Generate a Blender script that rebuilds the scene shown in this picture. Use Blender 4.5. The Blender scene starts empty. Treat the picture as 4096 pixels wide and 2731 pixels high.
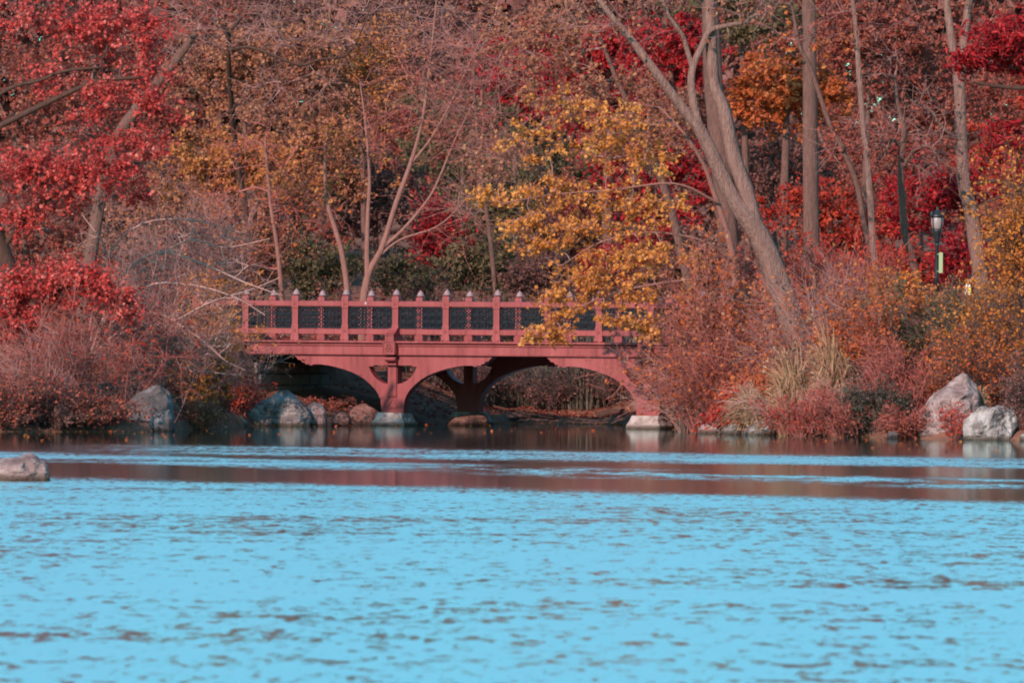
import bpy, bmesh, math, random
import numpy as np
from mathutils import Vector, Matrix, geometry, noise as mnoise

# ------------------------------------------------------------------ camera, sky, sun, exposure
SC = bpy.context.scene
COL = SC.collection
CAM_H, FPX, ROLL = 2.3, 33000.0, 0.008
cam_d = bpy.data.cameras.new('camera')
cam = bpy.data.objects.new('camera', cam_d); COL.objects.link(cam)
cam.location = (0, 0, CAM_H)
cam.rotation_euler = (Matrix.Rotation(math.pi/2, 3, 'X') @ Matrix.Rotation(ROLL, 3, 'Z')).to_euler()
cam_d.sensor_width = 36.0; cam_d.lens = FPX/4096*36.0
cam_d.clip_start = 1.0; cam_d.clip_end = 4000
cam_d.dof.use_dof = True; cam_d.dof.focus_distance = 216; cam_d.dof.aperture_fstop = 6.3
SC.camera = cam

SUN_AZ, SUN_EL = math.radians(28), math.radians(27)      # behind the camera, to its left
to_sun = Vector((-math.sin(SUN_AZ)*math.cos(SUN_EL), -math.cos(SUN_AZ)*math.cos(SUN_EL), math.sin(SUN_EL)))
W = bpy.data.worlds.new('World'); SC.world = W; W.use_nodes = True
wn = W.node_tree; wn.nodes.clear()
sky = wn.nodes.new('ShaderNodeTexSky'); sky.sky_type = 'NISHITA'; sky.sun_disc = False
sky.sun_elevation = SUN_EL; sky.sun_rotation = math.atan2(to_sun.x, to_sun.y)
sky.air_density = 1.0; sky.dust_density = 0.4; sky.ozone_density = 1.0
tint = wn.nodes.new('ShaderNodeMix'); tint.data_type = 'RGBA'; tint.blend_type = 'MULTIPLY'
tint.inputs[0].default_value = 1.0; tint.inputs[7].default_value = (0.48, 1.17, 1.20, 1)
bg = wn.nodes.new('ShaderNodeBackground'); bg.inputs[1].default_value = 0.15
wo = wn.nodes.new('ShaderNodeOutputWorld')
wn.links.new(sky.outputs[0], tint.inputs[6]); wn.links.new(tint.outputs[2], bg.inputs[0]); wn.links.new(bg.outputs[0], wo.inputs[0])
sun_d = bpy.data.lights.new('sun', 'SUN'); sun_d.energy = 4.5; sun_d.angle = math.radians(0.5); sun_d.color = (1.0, 0.735, 0.66)
sun = bpy.data.objects.new('sun', sun_d); COL.objects.link(sun)
sun.rotation_euler = to_sun.to_track_quat('Z', 'Y').to_euler(); sun.location = (-60, -60, 80)
vs = SC.view_settings; vs.view_transform = 'Standard'; vs.look = 'None'; vs.exposure = 0.12; vs.gamma = 1.0
SC.cycles.use_denoising = True
try: SC.cycles.denoiser = 'OPENIMAGEDENOISE'; SC.cycles.denoising_input_passes = 'RGB_ALBEDO_NORMAL'
except Exception: pass
SC.cycles.caustics_reflective = False; SC.cycles.caustics_refractive = False
SC.cycles.pixel_filter_type = 'BLACKMAN_HARRIS'; SC.cycles.filter_width = 1.9
SC.cycles.max_bounces = 6; SC.cycles.transparent_max_bounces = 4
SC.cycles.diffuse_bounces = 3; SC.cycles.glossy_bounces = 3; SC.cycles.transmission_bounces = 3

# ------------------------------------------------------------------ helpers
rng = np.random.default_rng(7)
random.seed(7)

def px(x, y, Y):
    """direction of a photo pixel (4096 x 2731), taken to depth Y"""
    dx, dy = x-2048.0, 1365.5-y
    c, s = math.cos(ROLL), math.sin(ROLL)
    return Vector(((dx*c-dy*s)/FPX*Y, Y, CAM_H+(dx*s+dy*c)/FPX*Y))

def tag(o, label=None, cat=None, group=None, kind=None):
    if label: o['label'] = label
    if cat: o['category'] = cat
    if group: o['group'] = group
    if kind: o['kind'] = kind
    return o

def link(name, me, mat=None, parent=None):
    o = bpy.data.objects.new(name, me); COL.objects.link(o)
    if mat is not None and me is not None:
        me.materials.clear(); me.materials.append(mat)
    if parent is not None: o.parent = parent
    return o

def empty(name, loc=(0, 0, 0), rz=0.0):
    o = bpy.data.objects.new(name, None); COL.objects.link(o)
    o.location = loc; o.rotation_euler = (0, 0, rz); o.empty_display_size = 0.2
    return o

def np_mesh(name, V, F, smooth=False):
    V = np.asarray(V, dtype=np.float32); F = np.asarray(F, dtype=np.int32)
    me = bpy.data.meshes.new(name)
    me.vertices.add(len(V)); me.vertices.foreach_set('co', V.ravel())
    k = F.shape[1]
    me.loops.add(F.size); me.loops.foreach_set('vertex_index', F.ravel())
    me.polygons.add(len(F))
    me.polygons.foreach_set('loop_start', np.arange(0, F.size, k, dtype=np.int32))
    try: me.polygons.foreach_set('loop_total', np.full(len(F), k, dtype=np.int32))
    except Exception: pass
    me.update(calc_edges=True); me.validate()
    me.polygons.foreach_set('use_smooth', np.full(len(me.polygons), bool(smooth)))
    return me

def bm_mesh(name, bm, smooth=False):
    me = bpy.data.meshes.new(name); bm.normal_update(); bm.to_mesh(me); bm.free()
    if smooth:
        me.polygons.foreach_set('use_smooth', np.full(len(me.polygons), True))
    return me

def nrm(a):
    return a/np.maximum(np.linalg.norm(a, axis=-1, keepdims=True), 1e-9)

# ------------------------------------------------------------------ materials
def new_mat(name):
    m = bpy.data.materials.new(name); m.use_nodes = True
    nt = m.node_tree; nt.nodes.clear()
    out = nt.nodes.new('ShaderNodeOutputMaterial')
    return m, nt, out

def ramp(nt, cols, interp='LINEAR'):
    r = nt.nodes.new('ShaderNodeValToRGB'); r.color_ramp.interpolation = interp
    el = r.color_ramp.elements
    n = len(cols)
    for i, c in enumerate(cols):
        if len(c) == 4: p, c = c[0], c[1:]
        else: p = i/(n-1)
        e = el[i] if i < 2 else el.new(p)
        e.position = p; e.color = (*c, 1)
    return r

def leaf_mat(name, cols, transl=0.35):
    m, nt, out = new_mat(name)
    g = nt.nodes.new('ShaderNodeNewGeometry')
    r = ramp(nt, cols)
    tc = nt.nodes.new('ShaderNodeTexCoord')
    nz = nt.nodes.new('ShaderNodeTexNoise'); nz.inputs['Scale'].default_value = 0.7; nz.inputs['Detail'].default_value = 2
    nt.links.new(tc.outputs['Object'], nz.inputs['Vector'])
    mr = nt.nodes.new('ShaderNodeMapRange'); mr.inputs[1].default_value = 0.3; mr.inputs[2].default_value = 0.7
    nt.links.new(nz.outputs[0], mr.inputs[0])
    mx = nt.nodes.new('ShaderNodeMix'); mx.data_type = 'FLOAT'; mx.inputs[0].default_value = 0.42
    nt.links.new(g.outputs['Random Per Island'], mx.inputs[2]); nt.links.new(mr.outputs[0], mx.inputs[3])
    nt.links.new(mx.outputs[0], r.inputs[0])
    d = nt.nodes.new('ShaderNodeBsdfPrincipled'); d.inputs['Roughness'].default_value = 0.55
    d.inputs['Specular IOR Level'].default_value = 0.35
    t = nt.nodes.new('ShaderNodeBsdfTranslucent')
    ms = nt.nodes.new('ShaderNodeMixShader'); ms.inputs[0].default_value = transl
    nt.links.new(r.outputs[0], d.inputs['Base Color']); nt.links.new(r.outputs[0], t.inputs['Color'])
    nt.links.new(d.outputs[0], ms.inputs[1]); nt.links.new(t.outputs[0], ms.inputs[2]); nt.links.new(ms.outputs[0], out.inputs[0])
    return m

def noisy_mat(name, cols, scale=4.0, stretch=(1, 1, 1), rough=0.8, bump=0.3, detail=6, bump_scale=None, coord='Object', spec=0.3, bdist=0.05, wet=False):
    m, nt, out = new_mat(name)
    tc = nt.nodes.new('ShaderNodeTexCoord'); mp = nt.nodes.new('ShaderNodeMapping'); mp.inputs['Scale'].default_value = stretch
    nt.links.new(tc.outputs[coord], mp.inputs[0])
    nz = nt.nodes.new('ShaderNodeTexNoise'); nz.inputs['Scale'].default_value = scale; nz.inputs['Detail'].default_value = detail
    nz.inputs['Roughness'].default_value = 0.62
    nt.links.new(mp.outputs[0], nz.inputs['Vector'])
    r = ramp(nt, cols); nt.links.new(nz.outputs[0], r.inputs[0])
    b = nt.nodes.new('ShaderNodeBsdfPrincipled'); b.inputs['Roughness'].default_value = rough
    b.inputs['Specular IOR Level'].default_value = spec
    nt.links.new(r.outputs[0], b.inputs['Base Color'])
    if wet:                                                    # dark damp, algae-stained foot at the waterline
        gp = nt.nodes.new('ShaderNodeNewGeometry'); sp = nt.nodes.new('ShaderNodeSeparateXYZ'); nt.links.new(gp.outputs['Position'], sp.inputs[0])
        ad = nt.nodes.new('ShaderNodeMath'); ad.operation = 'MULTIPLY_ADD'; nt.links.new(nz.outputs[0], ad.inputs[0]); ad.inputs[1].default_value = -0.22; nt.links.new(sp.outputs[2], ad.inputs[2])
        wr = ramp(nt, [(0.0, 0.22, 0.20, 0.16), (0.06, 0.45, 0.42, 0.38), (0.11, 1.0, 1.0, 1.0)])
        mr = nt.nodes.new('ShaderNodeMapRange'); mr.inputs[1].default_value = -0.10; mr.inputs[2].default_value = 0.9; nt.links.new(ad.outputs[0], mr.inputs[0]); nt.links.new(mr.outputs[0], wr.inputs[0])
        mw = nt.nodes.new('ShaderNodeMix'); mw.data_type = 'RGBA'; mw.blend_type = 'MULTIPLY'; mw.inputs[0].default_value = 1.0
        nt.links.new(r.outputs[0], mw.inputs[6]); nt.links.new(wr.outputs[0], mw.inputs[7]); nt.links.new(mw.outputs[2], b.inputs['Base Color'])
    if bump > 0:
        n2 = nt.nodes.new('ShaderNodeTexNoise'); n2.inputs['Scale'].default_value = bump_scale or scale*3; n2.inputs['Detail'].default_value = 5
        nt.links.new(mp.outputs[0], n2.inputs['Vector'])
        bp = nt.nodes.new('ShaderNodeBump'); bp.inputs['Strength'].default_value = bump; bp.inputs['Distance'].default_value = bdist
        nt.links.new(n2.outputs[0], bp.inputs['Height']); nt.links.new(bp.outputs[0], b.inputs['Normal'])
    nt.links.new(b.outputs[0], out.inputs[0])
    return m

M = {}
M['red'] = leaf_mat('leaf_red', [(0.26, 0.018, 0.020), (0.58, 0.048, 0.044), (0.76, 0.12, 0.10), (0.88, 0.36, 0.30)])
M['crimson'] = leaf_mat('leaf_crimson', [(0.14, 0.005, 0.009), (0.34, 0.010, 0.016), (0.54, 0.020, 0.028), (0.58, 0.07, 0.05)])
M['scarlet'] = leaf_mat('leaf_scarlet', [(0.20, 0.010, 0.010), (0.46, 0.03, 0.02), (0.62, 0.07, 0.03), (0.66, 0.17, 0.07)])
M['orange'] = leaf_mat('leaf_orange', [(0.26, 0.045, 0.02), (0.52, 0.10, 0.028), (0.66, 0.18, 0.045), (0.66, 0.26, 0.09)])
M['yellow'] = leaf_mat('leaf_yellow', [(0.38, 0.10, 0.035), (0.66, 0.235, 0.05), (0.80, 0.34, 0.07), (0.86, 0.46, 0.17)])
M['tan'] = leaf_mat('leaf_tan', [(0.19, 0.055, 0.038), (0.38, 0.125, 0.075), (0.50, 0.20, 0.10), (0.58, 0.30, 0.17)])
M['ochre'] = leaf_mat('leaf_ochre', [(0.22, 0.065, 0.035), (0.46, 0.15, 0.055), (0.62, 0.24, 0.07), (0.68, 0.33, 0.13)])
M['rust'] = leaf_mat('leaf_rust', [(0.14, 0.03, 0.026), (0.30, 0.06, 0.044), (0.44, 0.105, 0.065), (0.52, 0.20, 0.12)])
M['brown'] = leaf_mat('leaf_brown', [(0.10, 0.04, 0.034), (0.21, 0.08, 0.068), (0.31, 0.125, 0.10), (0.38, 0.19, 0.145)])
M['olive'] = leaf_mat('leaf_olive', [(0.06, 0.05, 0.025), (0.12, 0.095, 0.045), (0.19, 0.14, 0.065), (0.27, 0.18, 0.08)])
M['green'] = leaf_mat('leaf_green', [(0.035, 0.034, 0.026), (0.07, 0.07, 0.05), (0.12, 0.11, 0.075), (0.18, 0.14, 0.10)])
M['gold'] = leaf_mat('leaf_gold', [(0.28, 0.075, 0.02), (0.54, 0.165, 0.03), (0.70, 0.25, 0.04), (0.68, 0.30, 0.08)])
M['bark'] = noisy_mat('bark', [(0.08, 0.038, 0.032), (0.20, 0.10, 0.08), (0.34, 0.195, 0.16)], 6, (3, 3, 0.45), 0.9, 1.0, bdist=0.06)
M['bark_pale'] = noisy_mat('bark_pale', [(0.10, 0.048, 0.04), (0.31, 0.17, 0.14), (0.52, 0.33, 0.28)], 5, (2.5, 2.5, 0.30), 0.9, 1.0, bdist=0.10)
M['bark_dark'] = noisy_mat('bark_dark', [(0.035, 0.018, 0.014), (0.085, 0.042, 0.032), (0.16, 0.088, 0.07)], 5, (3, 3, 0.5), 0.9, 0.6)
M['bark_red'] = noisy_mat('bark_red', [(0.16, 0.07, 0.055), (0.30, 0.135, 0.11), (0.42, 0.22, 0.18)], 5, (3, 3, 0.5), 0.9, 0.6)
M['twig'] = noisy_mat('twig', [(0.13, 0.055, 0.05), (0.32, 0.155, 0.14), (0.60, 0.38, 0.35)], 2.5, (1, 1, 1), 0.8, 0)
M['twig_red'] = noisy_mat('twig_red', [(0.18, 0.05, 0.045), (0.40, 0.12, 0.10), (0.58, 0.26, 0.22)], 2.5, (1, 1, 1), 0.8, 0)
M['twig_dark'] = noisy_mat('twig_dark', [(0.06, 0.035, 0.032), (0.13, 0.075, 0.068), (0.24, 0.15, 0.135)], 2, (1, 1, 1), 0.8, 0)
M['twig_pale'] = noisy_mat('twig_pale', [(0.22, 0.10, 0.085), (0.46, 0.26, 0.225), (0.72, 0.50, 0.45)], 2.5, (1, 1, 1), 0.8, 0)
M['straw'] = leaf_mat('straw', [(0.26, 0.12, 0.07), (0.42, 0.22, 0.13), (0.54, 0.34, 0.20), (0.62, 0.46, 0.30)], 0.25)
M['straw_green'] = leaf_mat('straw_green', [(0.20, 0.11, 0.06), (0.32, 0.19, 0.11), (0.42, 0.29, 0.17), (0.5, 0.38, 0.25)], 0.25)
M['reed_grey'] = leaf_mat('reed_grey', [(0.07, 0.06, 0.05), (0.13, 0.11, 0.09), (0.20, 0.165, 0.13), (0.27, 0.21, 0.16)], 0.2)
M['rock'] = noisy_mat('rock', [(0.28, 0.07, 0.052, 0.05), (0.44, 0.20, 0.16, 0.15), (0.58, 0.36, 0.305, 0.285), (0.8, 0.52, 0.46, 0.44)], 2.6, (1, 1, 1.8), 0.9, 1.0, 10, 6, bdist=0.14, wet=True)
M['rock_pink'] = noisy_mat('rock_pink', [(0.28, 0.12, 0.07, 0.065), (0.45, 0.26, 0.17, 0.16), (0.62, 0.42, 0.31, 0.29), (0.85, 0.58, 0.48, 0.45)], 2.4, (1, 1, 1.5), 0.9, 1.0, 10, 6, bdist=0.14, wet=True)
M['rock_dark'] = noisy_mat('rock_dark', [(0.25, 0.05, 0.042, 0.045), (0.5, 0.12, 0.10, 0.10), (0.66, 0.24, 0.22, 0.23), (0.8, 0.45, 0.44, 0.46)], 1.6, (1, 1, 1.2), 0.9, 0.8, 9, 6, bdist=0.08, wet=True)
M['rock_white'] = noisy_mat('rock_white', [(0.32, 0.08, 0.062, 0.06), (0.44, 0.24, 0.195, 0.185), (0.56, 0.42, 0.365, 0.345), (0.78, 0.62, 0.56, 0.54)], 2.4, (1.5, 1, 1.0), 0.9, 1.0, 10, 5, bdist=0.16, wet=True)
M['rock_rust'] = noisy_mat('rock_rust', [(0.25, 0.10, 0.05, 0.04), (0.5, 0.24, 0.11, 0.09), (0.75, 0.36, 0.20, 0.16)], 2.6, (1, 1, 3), 0.9, 0.8, 8, 6, bdist=0.08, wet=True)
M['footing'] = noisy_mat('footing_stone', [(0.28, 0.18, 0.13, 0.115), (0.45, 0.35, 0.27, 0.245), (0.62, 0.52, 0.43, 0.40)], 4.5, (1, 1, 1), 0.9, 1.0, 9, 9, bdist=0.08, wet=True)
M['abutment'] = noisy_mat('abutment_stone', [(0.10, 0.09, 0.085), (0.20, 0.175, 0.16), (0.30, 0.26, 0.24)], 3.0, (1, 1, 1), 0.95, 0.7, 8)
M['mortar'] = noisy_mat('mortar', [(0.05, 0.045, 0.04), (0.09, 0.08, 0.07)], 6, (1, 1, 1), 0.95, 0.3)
M['paint'] = noisy_mat('red_brown_paint', [(0.28, 0.21, 0.043, 0.043), (0.5, 0.325, 0.072, 0.072), (0.72, 0.40, 0.104, 0.103)], 1.3, (1, 1, 0.35), 0.5, 0.25, 9, 30, spec=0.3, bdist=0.01)
nt = M['paint'].node_tree
_b = [n for n in nt.nodes if n.type == 'BSDF_PRINCIPLED'][0]; _r = [n for n in nt.nodes if n.type == 'VALTORGB'][0]
_tc = [n for n in nt.nodes if n.type == 'TEX_COORD'][0]
_mp = nt.nodes.new('ShaderNodeMapping'); _mp.inputs['Scale'].default_value = (9, 9, 0.9); nt.links.new(_tc.outputs['Object'], _mp.inputs[0])
_nz = nt.nodes.new('ShaderNodeTexNoise'); _nz.inputs['Scale'].default_value = 1.0; _nz.inputs['Detail'].default_value = 6; nt.links.new(_mp.outputs[0], _nz.inputs['Vector'])
_r2 = ramp(nt, [(0.28, 0.62, 0.60, 0.62), (0.46, 0.95, 0.95, 0.95), (0.62, 1.0, 1.0, 1.0), (0.78, 1.12, 1.18, 1.18)]); nt.links.new(_nz.outputs[0], _r2.inputs[0])
_mx = nt.nodes.new('ShaderNodeMix'); _mx.data_type = 'RGBA'; _mx.blend_type = 'MULTIPLY'; _mx.inputs[0].default_value = 1.0
nt.links.new(_r.outputs[0], _mx.inputs[6]); nt.links.new(_r2.outputs[0], _mx.inputs[7]); nt.links.new(_mx.outputs[2], _b.inputs['Base Color'])
M['paint_pale'] = noisy_mat('pale_finial_paint', [(0.22, 0.11, 0.115), (0.32, 0.20, 0.21), (0.42, 0.31, 0.33)], 6, (1, 1, 1), 0.5, 0.2, spec=0.4)  # finials in a paler, greyer tone than the posts
M['paint_dark'] = noisy_mat('rosette_paint', [(0.24, 0.05, 0.05), (0.32, 0.08, 0.075)], 6, (1, 1, 1), 0.55, 0.2, spec=0.3)
M['iron'] = noisy_mat('blue_black_iron', [(0.004, 0.006, 0.010), (0.010, 0.013, 0.019), (0.022, 0.027, 0.036)], 8, (1, 1, 1), 0.55, 0.2, spec=0.2)
M['lamp_iron'] = noisy_mat('lamp_iron', [(0.012, 0.016, 0.02), (0.03, 0.036, 0.042)], 8, (1, 1, 1), 0.4, 0.1, spec=0.5)
M['lamp_glass'] = noisy_mat('lamp_glass', [(0.30, 0.24, 0.235), (0.42, 0.35, 0.34)], 3, (1, 1, 1), 0.3, 0, spec=0.5)
M['tag_green'] = noisy_mat('pale_green_sign', [(0.33, 0.42, 0.22), (0.40, 0.48, 0.27)], 3, (1, 1, 1), 0.6, 0)
M['deck'] = noisy_mat('deck_boards', [(0.16, 0.11, 0.09), (0.28, 0.20, 0.17)], 3, (1, 8, 1), 0.9, 0.3)
M['pale_leaf'] = noisy_mat('pale_leaf', [(0.75, 0.8, 0.8), (0.8, 0.85, 0.85)], 3, (1, 1, 1), 0.5, 0)
M['navy'] = noisy_mat('navy_cloth', [(0.012, 0.018, 0.04), (0.03, 0.04, 0.075)], 12, (1, 1, 1), 0.9, 0.2)
M['red_cloth'] = noisy_mat('red_cloth', [(0.30, 0.012, 0.03), (0.42, 0.02, 0.04)], 12, (1, 1, 1), 0.9, 0.2)
M['skin'] = noisy_mat('skin', [(0.50, 0.30, 0.22), (0.60, 0.38, 0.29)], 8, (1, 1, 1), 0.6, 0)
M['hair'] = noisy_mat('hair', [(0.05, 0.03, 0.02), (0.09, 0.05, 0.03)], 20, (1, 1, 0.2), 0.6, 0.2)
M['white_bag'] = noisy_mat('white_bag', [(0.75, 0.68, 0.62), (0.82, 0.78, 0.70)], 4, (1, 1, 1), 0.6, 0)
M['yellow_bag'] = noisy_mat('yellow_bag', [(0.70, 0.60, 0.05), (0.78, 0.68, 0.10)], 4, (1, 1, 1), 0.6, 0)
M['ground'] = noisy_mat('leaf_covered_ground', [(0.25, 0.07, 0.035, 0.028), (0.45, 0.17, 0.075, 0.05), (0.6, 0.25, 0.11, 0.075), (0.8, 0.32, 0.17, 0.11)], 1.6, (1, 1, 1), 0.95, 0.8, 10, 6, bdist=0.1)

# ------------------------------------------------------------------ terrain and water
SH_X = [-400, -60, -14, -10.5, -9.0, -8.4, -7.6, -6.6, -5.0, -3.4, -2.2, -0.8, 0.6, 2.6, 4.1, 4.35, 5.0, 7.0, 9.0, 12.5, 60, 400]
SH_Y = [150, 180, 200, 202.5, 203.5, 207, 215, 220.5, 222.8, 224.5, 228, 231.5, 232.5, 232.0, 228, 215.5, 212.0, 207.8, 203.5, 199.5, 175, 140]
BA = math.radians(24)
BU = Vector((math.cos(BA), -math.sin(BA), 0)); BV = Vector((math.sin(BA), math.cos(BA), 0))
BO = Vector((-3.22, 223.0, 0))
BW = 5.27

def smooth(t):
    t = np.clip(t, 0, 1); return t*t*(3-2*t)

def zg(X, Y, detail=True):
    X = np.asarray(X, dtype=float); Y = np.asarray(Y, dtype=float)
    d = Y-np.interp(X, SH_X, SH_Y)
    bank = 0.22*smooth(d/0.6)+2.1*smooth(d/17.0)**0.8+np.maximum(0, Y-246)*0.085+0.9*smooth((X-6)/6)*smooth((d-6)/14)
    z = np.where(d < 0, np.maximum(-1.6, d*0.35-0.04), bank-0.03)
    # causeways that carry the path to both ends of the bridge
    s = (X-BO.x)*BU.x+(Y-BO.y)*BU.y; v = (X-BO.x)*BV.x+(Y-BO.y)*BV.y
    side = np.maximum(np.maximum(-0.3-v, v-(BW+0.3)), 0)
    endd = np.maximum(np.minimum(s+4.35, 11.85-s), 0)
    c = 2.24*(1-smooth(side/3.2))*(endd <= 0.0)
    z = np.where(d > 0.2, np.maximum(z, c), z)
    if detail:
        z = z+np.where(d > 0.5, 0.10*np.sin(X*1.7+Y*0.6)*np.sin(Y*0.9-X*0.4)+0.05*np.sin(X*4.1)*np.sin(Y*3.3), 0)
    return z

def ground(X, Y): return float(zg(X, Y))

xs = np.unique(np.concatenate([np.linspace(-400, -40, 20), np.linspace(-40, -18, 16), np.linspace(-18, 18, 121), np.linspace(18, 40, 16), np.linspace(40, 400, 20)]))
ys = np.unique(np.concatenate([np.linspace(-150, 180, 12), np.linspace(180, 196, 9), np.linspace(196, 250, 160), np.linspace(250, 360, 60), np.linspace(360, 900, 12)]))
GX, GY = np.meshgrid(xs, ys)
GZ = zg(GX, GY)
GZ = np.where(GY > 345, np.minimum(GZ, 11.5+0.01*(GY-345)), GZ)
idx = np.arange(GX.size).reshape(GX.shape)
F = np.stack([idx[:-1, :-1], idx[:-1, 1:], idx[1:, 1:], idx[1:, :-1]], -1).reshape(-1, 4)
o = link('ground', np_mesh('ground', np.stack([GX, GY, GZ], -1).reshape(-1, 3), F, True), M['ground']); tag(o, kind='structure')

def water_mat():
    m, nt, out = new_mat('lake_water')
    L = nt.links
    tc = nt.nodes.new('ShaderNodeTexCoord'); sep = nt.nodes.new('ShaderNodeSeparateXYZ'); L.new(tc.outputs['Object'], sep.inputs[0])
    X, Y = sep.outputs[0], sep.outputs[1]
    def mth(op, a, b=None, c=None):
        n = nt.nodes.new('ShaderNodeMath'); n.operation = op
        for i, q in enumerate((a, b, c)):
            if q is None: continue
            if isinstance(q, (int, float)): n.inputs[i].default_value = q
            else: L.new(q, n.inputs[i])
        return n.outputs[0]
    def sstep(v, a, b):
        n = nt.nodes.new('ShaderNodeMapRange'); n.interpolation_type = 'SMOOTHSTEP'
        L.new(v, n.inputs[0]); n.inputs[1].default_value = a; n.inputs[2].default_value = b
        return n.outputs[0]
    def noise(sx, sy, detail=2.0, rough=0.5, off=0.0):
        mp = nt.nodes.new('ShaderNodeMapping'); mp.inputs['Scale'].default_value = (sx, sy, 1); mp.inputs['Location'].default_value = (off, off*1.7, off)
        L.new(tc.outputs['Object'], mp.inputs[0])
        n = nt.nodes.new('ShaderNodeTexNoise'); n.inputs['Scale'].default_value = 1.0; n.inputs['Detail'].default_value = detail; n.inputs['Roughness'].default_value = rough
        L.new(mp.outputs[0], n.inputs['Vector'])
        return n.outputs[0]
    edge_n = mth('SUBTRACT', noise(0.5, 0.18, 4, 0.6), 0.5)
    f1 = noise(3.6, 1.05, 2, 0.5, 3.1); f2 = noise(9.0, 2.6, 2, 0.5, 17.0); f3 = noise(20.0, 6.0, 2, 0.6, 29.0)
    fine = mth('ADD', mth('ADD', mth('MULTIPLY', f1, 0.40), mth('MULTIPLY', f2, 0.38)), mth('MULTIPLY', f3, 0.22))
    finec = mth('SUBTRACT', fine, 0.5)
    speck = mth('SUBTRACT', mth('ADD', mth('MULTIPLY', f2, 0.5), mth('MULTIPLY', f3, 0.5)), 0.5)
    jit = mth('ADD', mth('MULTIPLY', edge_n, 6.0), mth('MULTIPLY', speck, 22.0))
    Yj = mth('ADD', Y, jit)
    def band(c0, slope, w_up, w_dn, soft):
        t = mth('SUBTRACT', mth('ADD', Yj, mth('MULTIPLY', X, slope)), c0)
        a = sstep(t, -w_dn-soft, -w_dn+soft); b = sstep(t, w_up+soft, w_up-soft)
        return mth('MULTIPLY', a, b)
    A = mth('MULTIPLY', band(167.5, 0.62, 6.3, 6.3, 1.8), sstep(mth('ADD', X, mth('ADD', mth('MULTIPLY', edge_n, 5.0), mth('MULTIPLY', speck, 9.0))), -10.5, -5.5))
    patch = sstep(mth('ADD', noise(0.6, 0.22, 3, 0.6, 9.0), mth('MULTIPLY', speck, 0.9)), 0.42, 0.58)
    B = mth('MULTIPLY', band(147.6, 1.32, 4.6, 4.6, 2.4), mth('MAXIMUM', patch, sstep(X, 0.5, -5.0)))
    tC = mth('ADD', Yj, mth('MULTIPLY', X, 0.95))
    Cm = sstep(tC, 129.5, 125.0)
    rip = mth('MAXIMUM', mth('MAXIMUM', A, B), Cm)
    # wavelets: smoother backs among the ripples, gathered in long drifts
    drift = mth('SUBTRACT', noise(0.13, 0.10, 4, 0.6, 11.0), 0.5)
    strk = mth('SUBTRACT', noise(0.05, 0.35, 3, 0.6, 23.0), 0.5)
    dens = mth('ADD', mth('MULTIPLY', drift, 0.30), mth('MULTIPLY', strk, 0.22))
    wav = sstep(mth('ADD', mth('MULTIPLY', finec, 1.0), dens), 0.085, -0.02)
    wave_hi = sstep(mth('ADD', finec, mth('MULTIPLY', drift, 0.1)), -0.16, 0.12)
    rip2 = mth('MULTIPLY', rip, mth('ADD', 0.06, mth('MULTIPLY', wav, 0.94)))
    calm = sstep(Y, 186.0, 172.0)                                   # sheltered mirror by the bank, slight ruffle farther out
    base_r = mth('ADD', 0.055, mth('MULTIPLY', calm, 0.018))
    var = mth('ADD', mth('ADD', 0.23, mth('ADD', mth('MULTIPLY', wave_hi, 0.15), mth('MULTIPLY', sstep(f3, 0.35, 0.62), 0.08))), mth('MULTIPLY', sstep(mth('ADD', Y, mth('MULTIPLY', drift, 30.0)), 118.0, 76.0), 0.06))
    rough = mth('ADD', mth('MULTIPLY', rip2, mth('SUBTRACT', var, base_r)), base_r)
    b = nt.nodes.new('ShaderNodeBsdfPrincipled')
    b.inputs['Base Color'].default_value = (0.035, 0.020, 0.016, 1)
    b.inputs['IOR'].default_value = 1.45; b.inputs['Specular IOR Level'].default_value = 0.5
    L.new(rough, b.inputs['Roughness'])
    bp = nt.nodes.new('ShaderNodeBump'); bp.inputs['Distance'].default_value = 0.01
    L.new(mth('MULTIPLY', mth('ADD', mth('MULTIPLY', rip, 0.5), 0.02), 0.25), bp.inputs['Strength'])
    L.new(noise(4.0, 1.2, 3, 0.5, 41.0), bp.inputs['Height']); L.new(bp.outputs[0], b.inputs['Normal'])
    gl = nt.nodes.new('ShaderNodeBsdfGlossy'); gl.inputs['Color'].default_value = (0.80, 0.99, 0.99, 1)
    L.new(rough, gl.inputs['Roughness']); L.new(bp.outputs[0], gl.inputs['Normal'])
    mx = nt.nodes.new('ShaderNodeMixShader'); mx.inputs[0].default_value = 0.93
    L.new(b.outputs[0], mx.inputs[1]); L.new(gl.outputs[0], mx.inputs[2]); L.new(mx.outputs[0], out.inputs[0])
    return m
bm = bmesh.new()
bmesh.ops.create_grid(bm, x_segments=8, y_segments=8, size=1)
for v in bm.verts: v.co = Vector((v.co.x*380, -140+(v.co.y+1)*0.5*395, 0))
o = link('lake_water', bm_mesh('lake_water', bm), water_mat()); tag(o, kind='structure')

# ------------------------------------------------------------------ mesh building blocks
def box_bm(bm, x0, x1, y0, y1, z0, z1, bev=0.0):
    vs_ = [bm.verts.new((x, y, z)) for x in (x0, x1) for y in (y0, y1) for z in (z0, z1)]
    f = [bm.faces.new([vs_[i] for i in q]) for q in ((0, 1, 3, 2), (4, 6, 7, 5), (0, 4, 5, 1), (2, 3, 7, 6), (0, 2, 6, 4), (1, 5, 7, 3))]
    if bev > 0:
        es = list({e for q in f for e in q.edges})
        bmesh.ops.bevel(bm, geom=es, offset=bev, segments=1, affect='EDGES')
    return vs_

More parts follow.
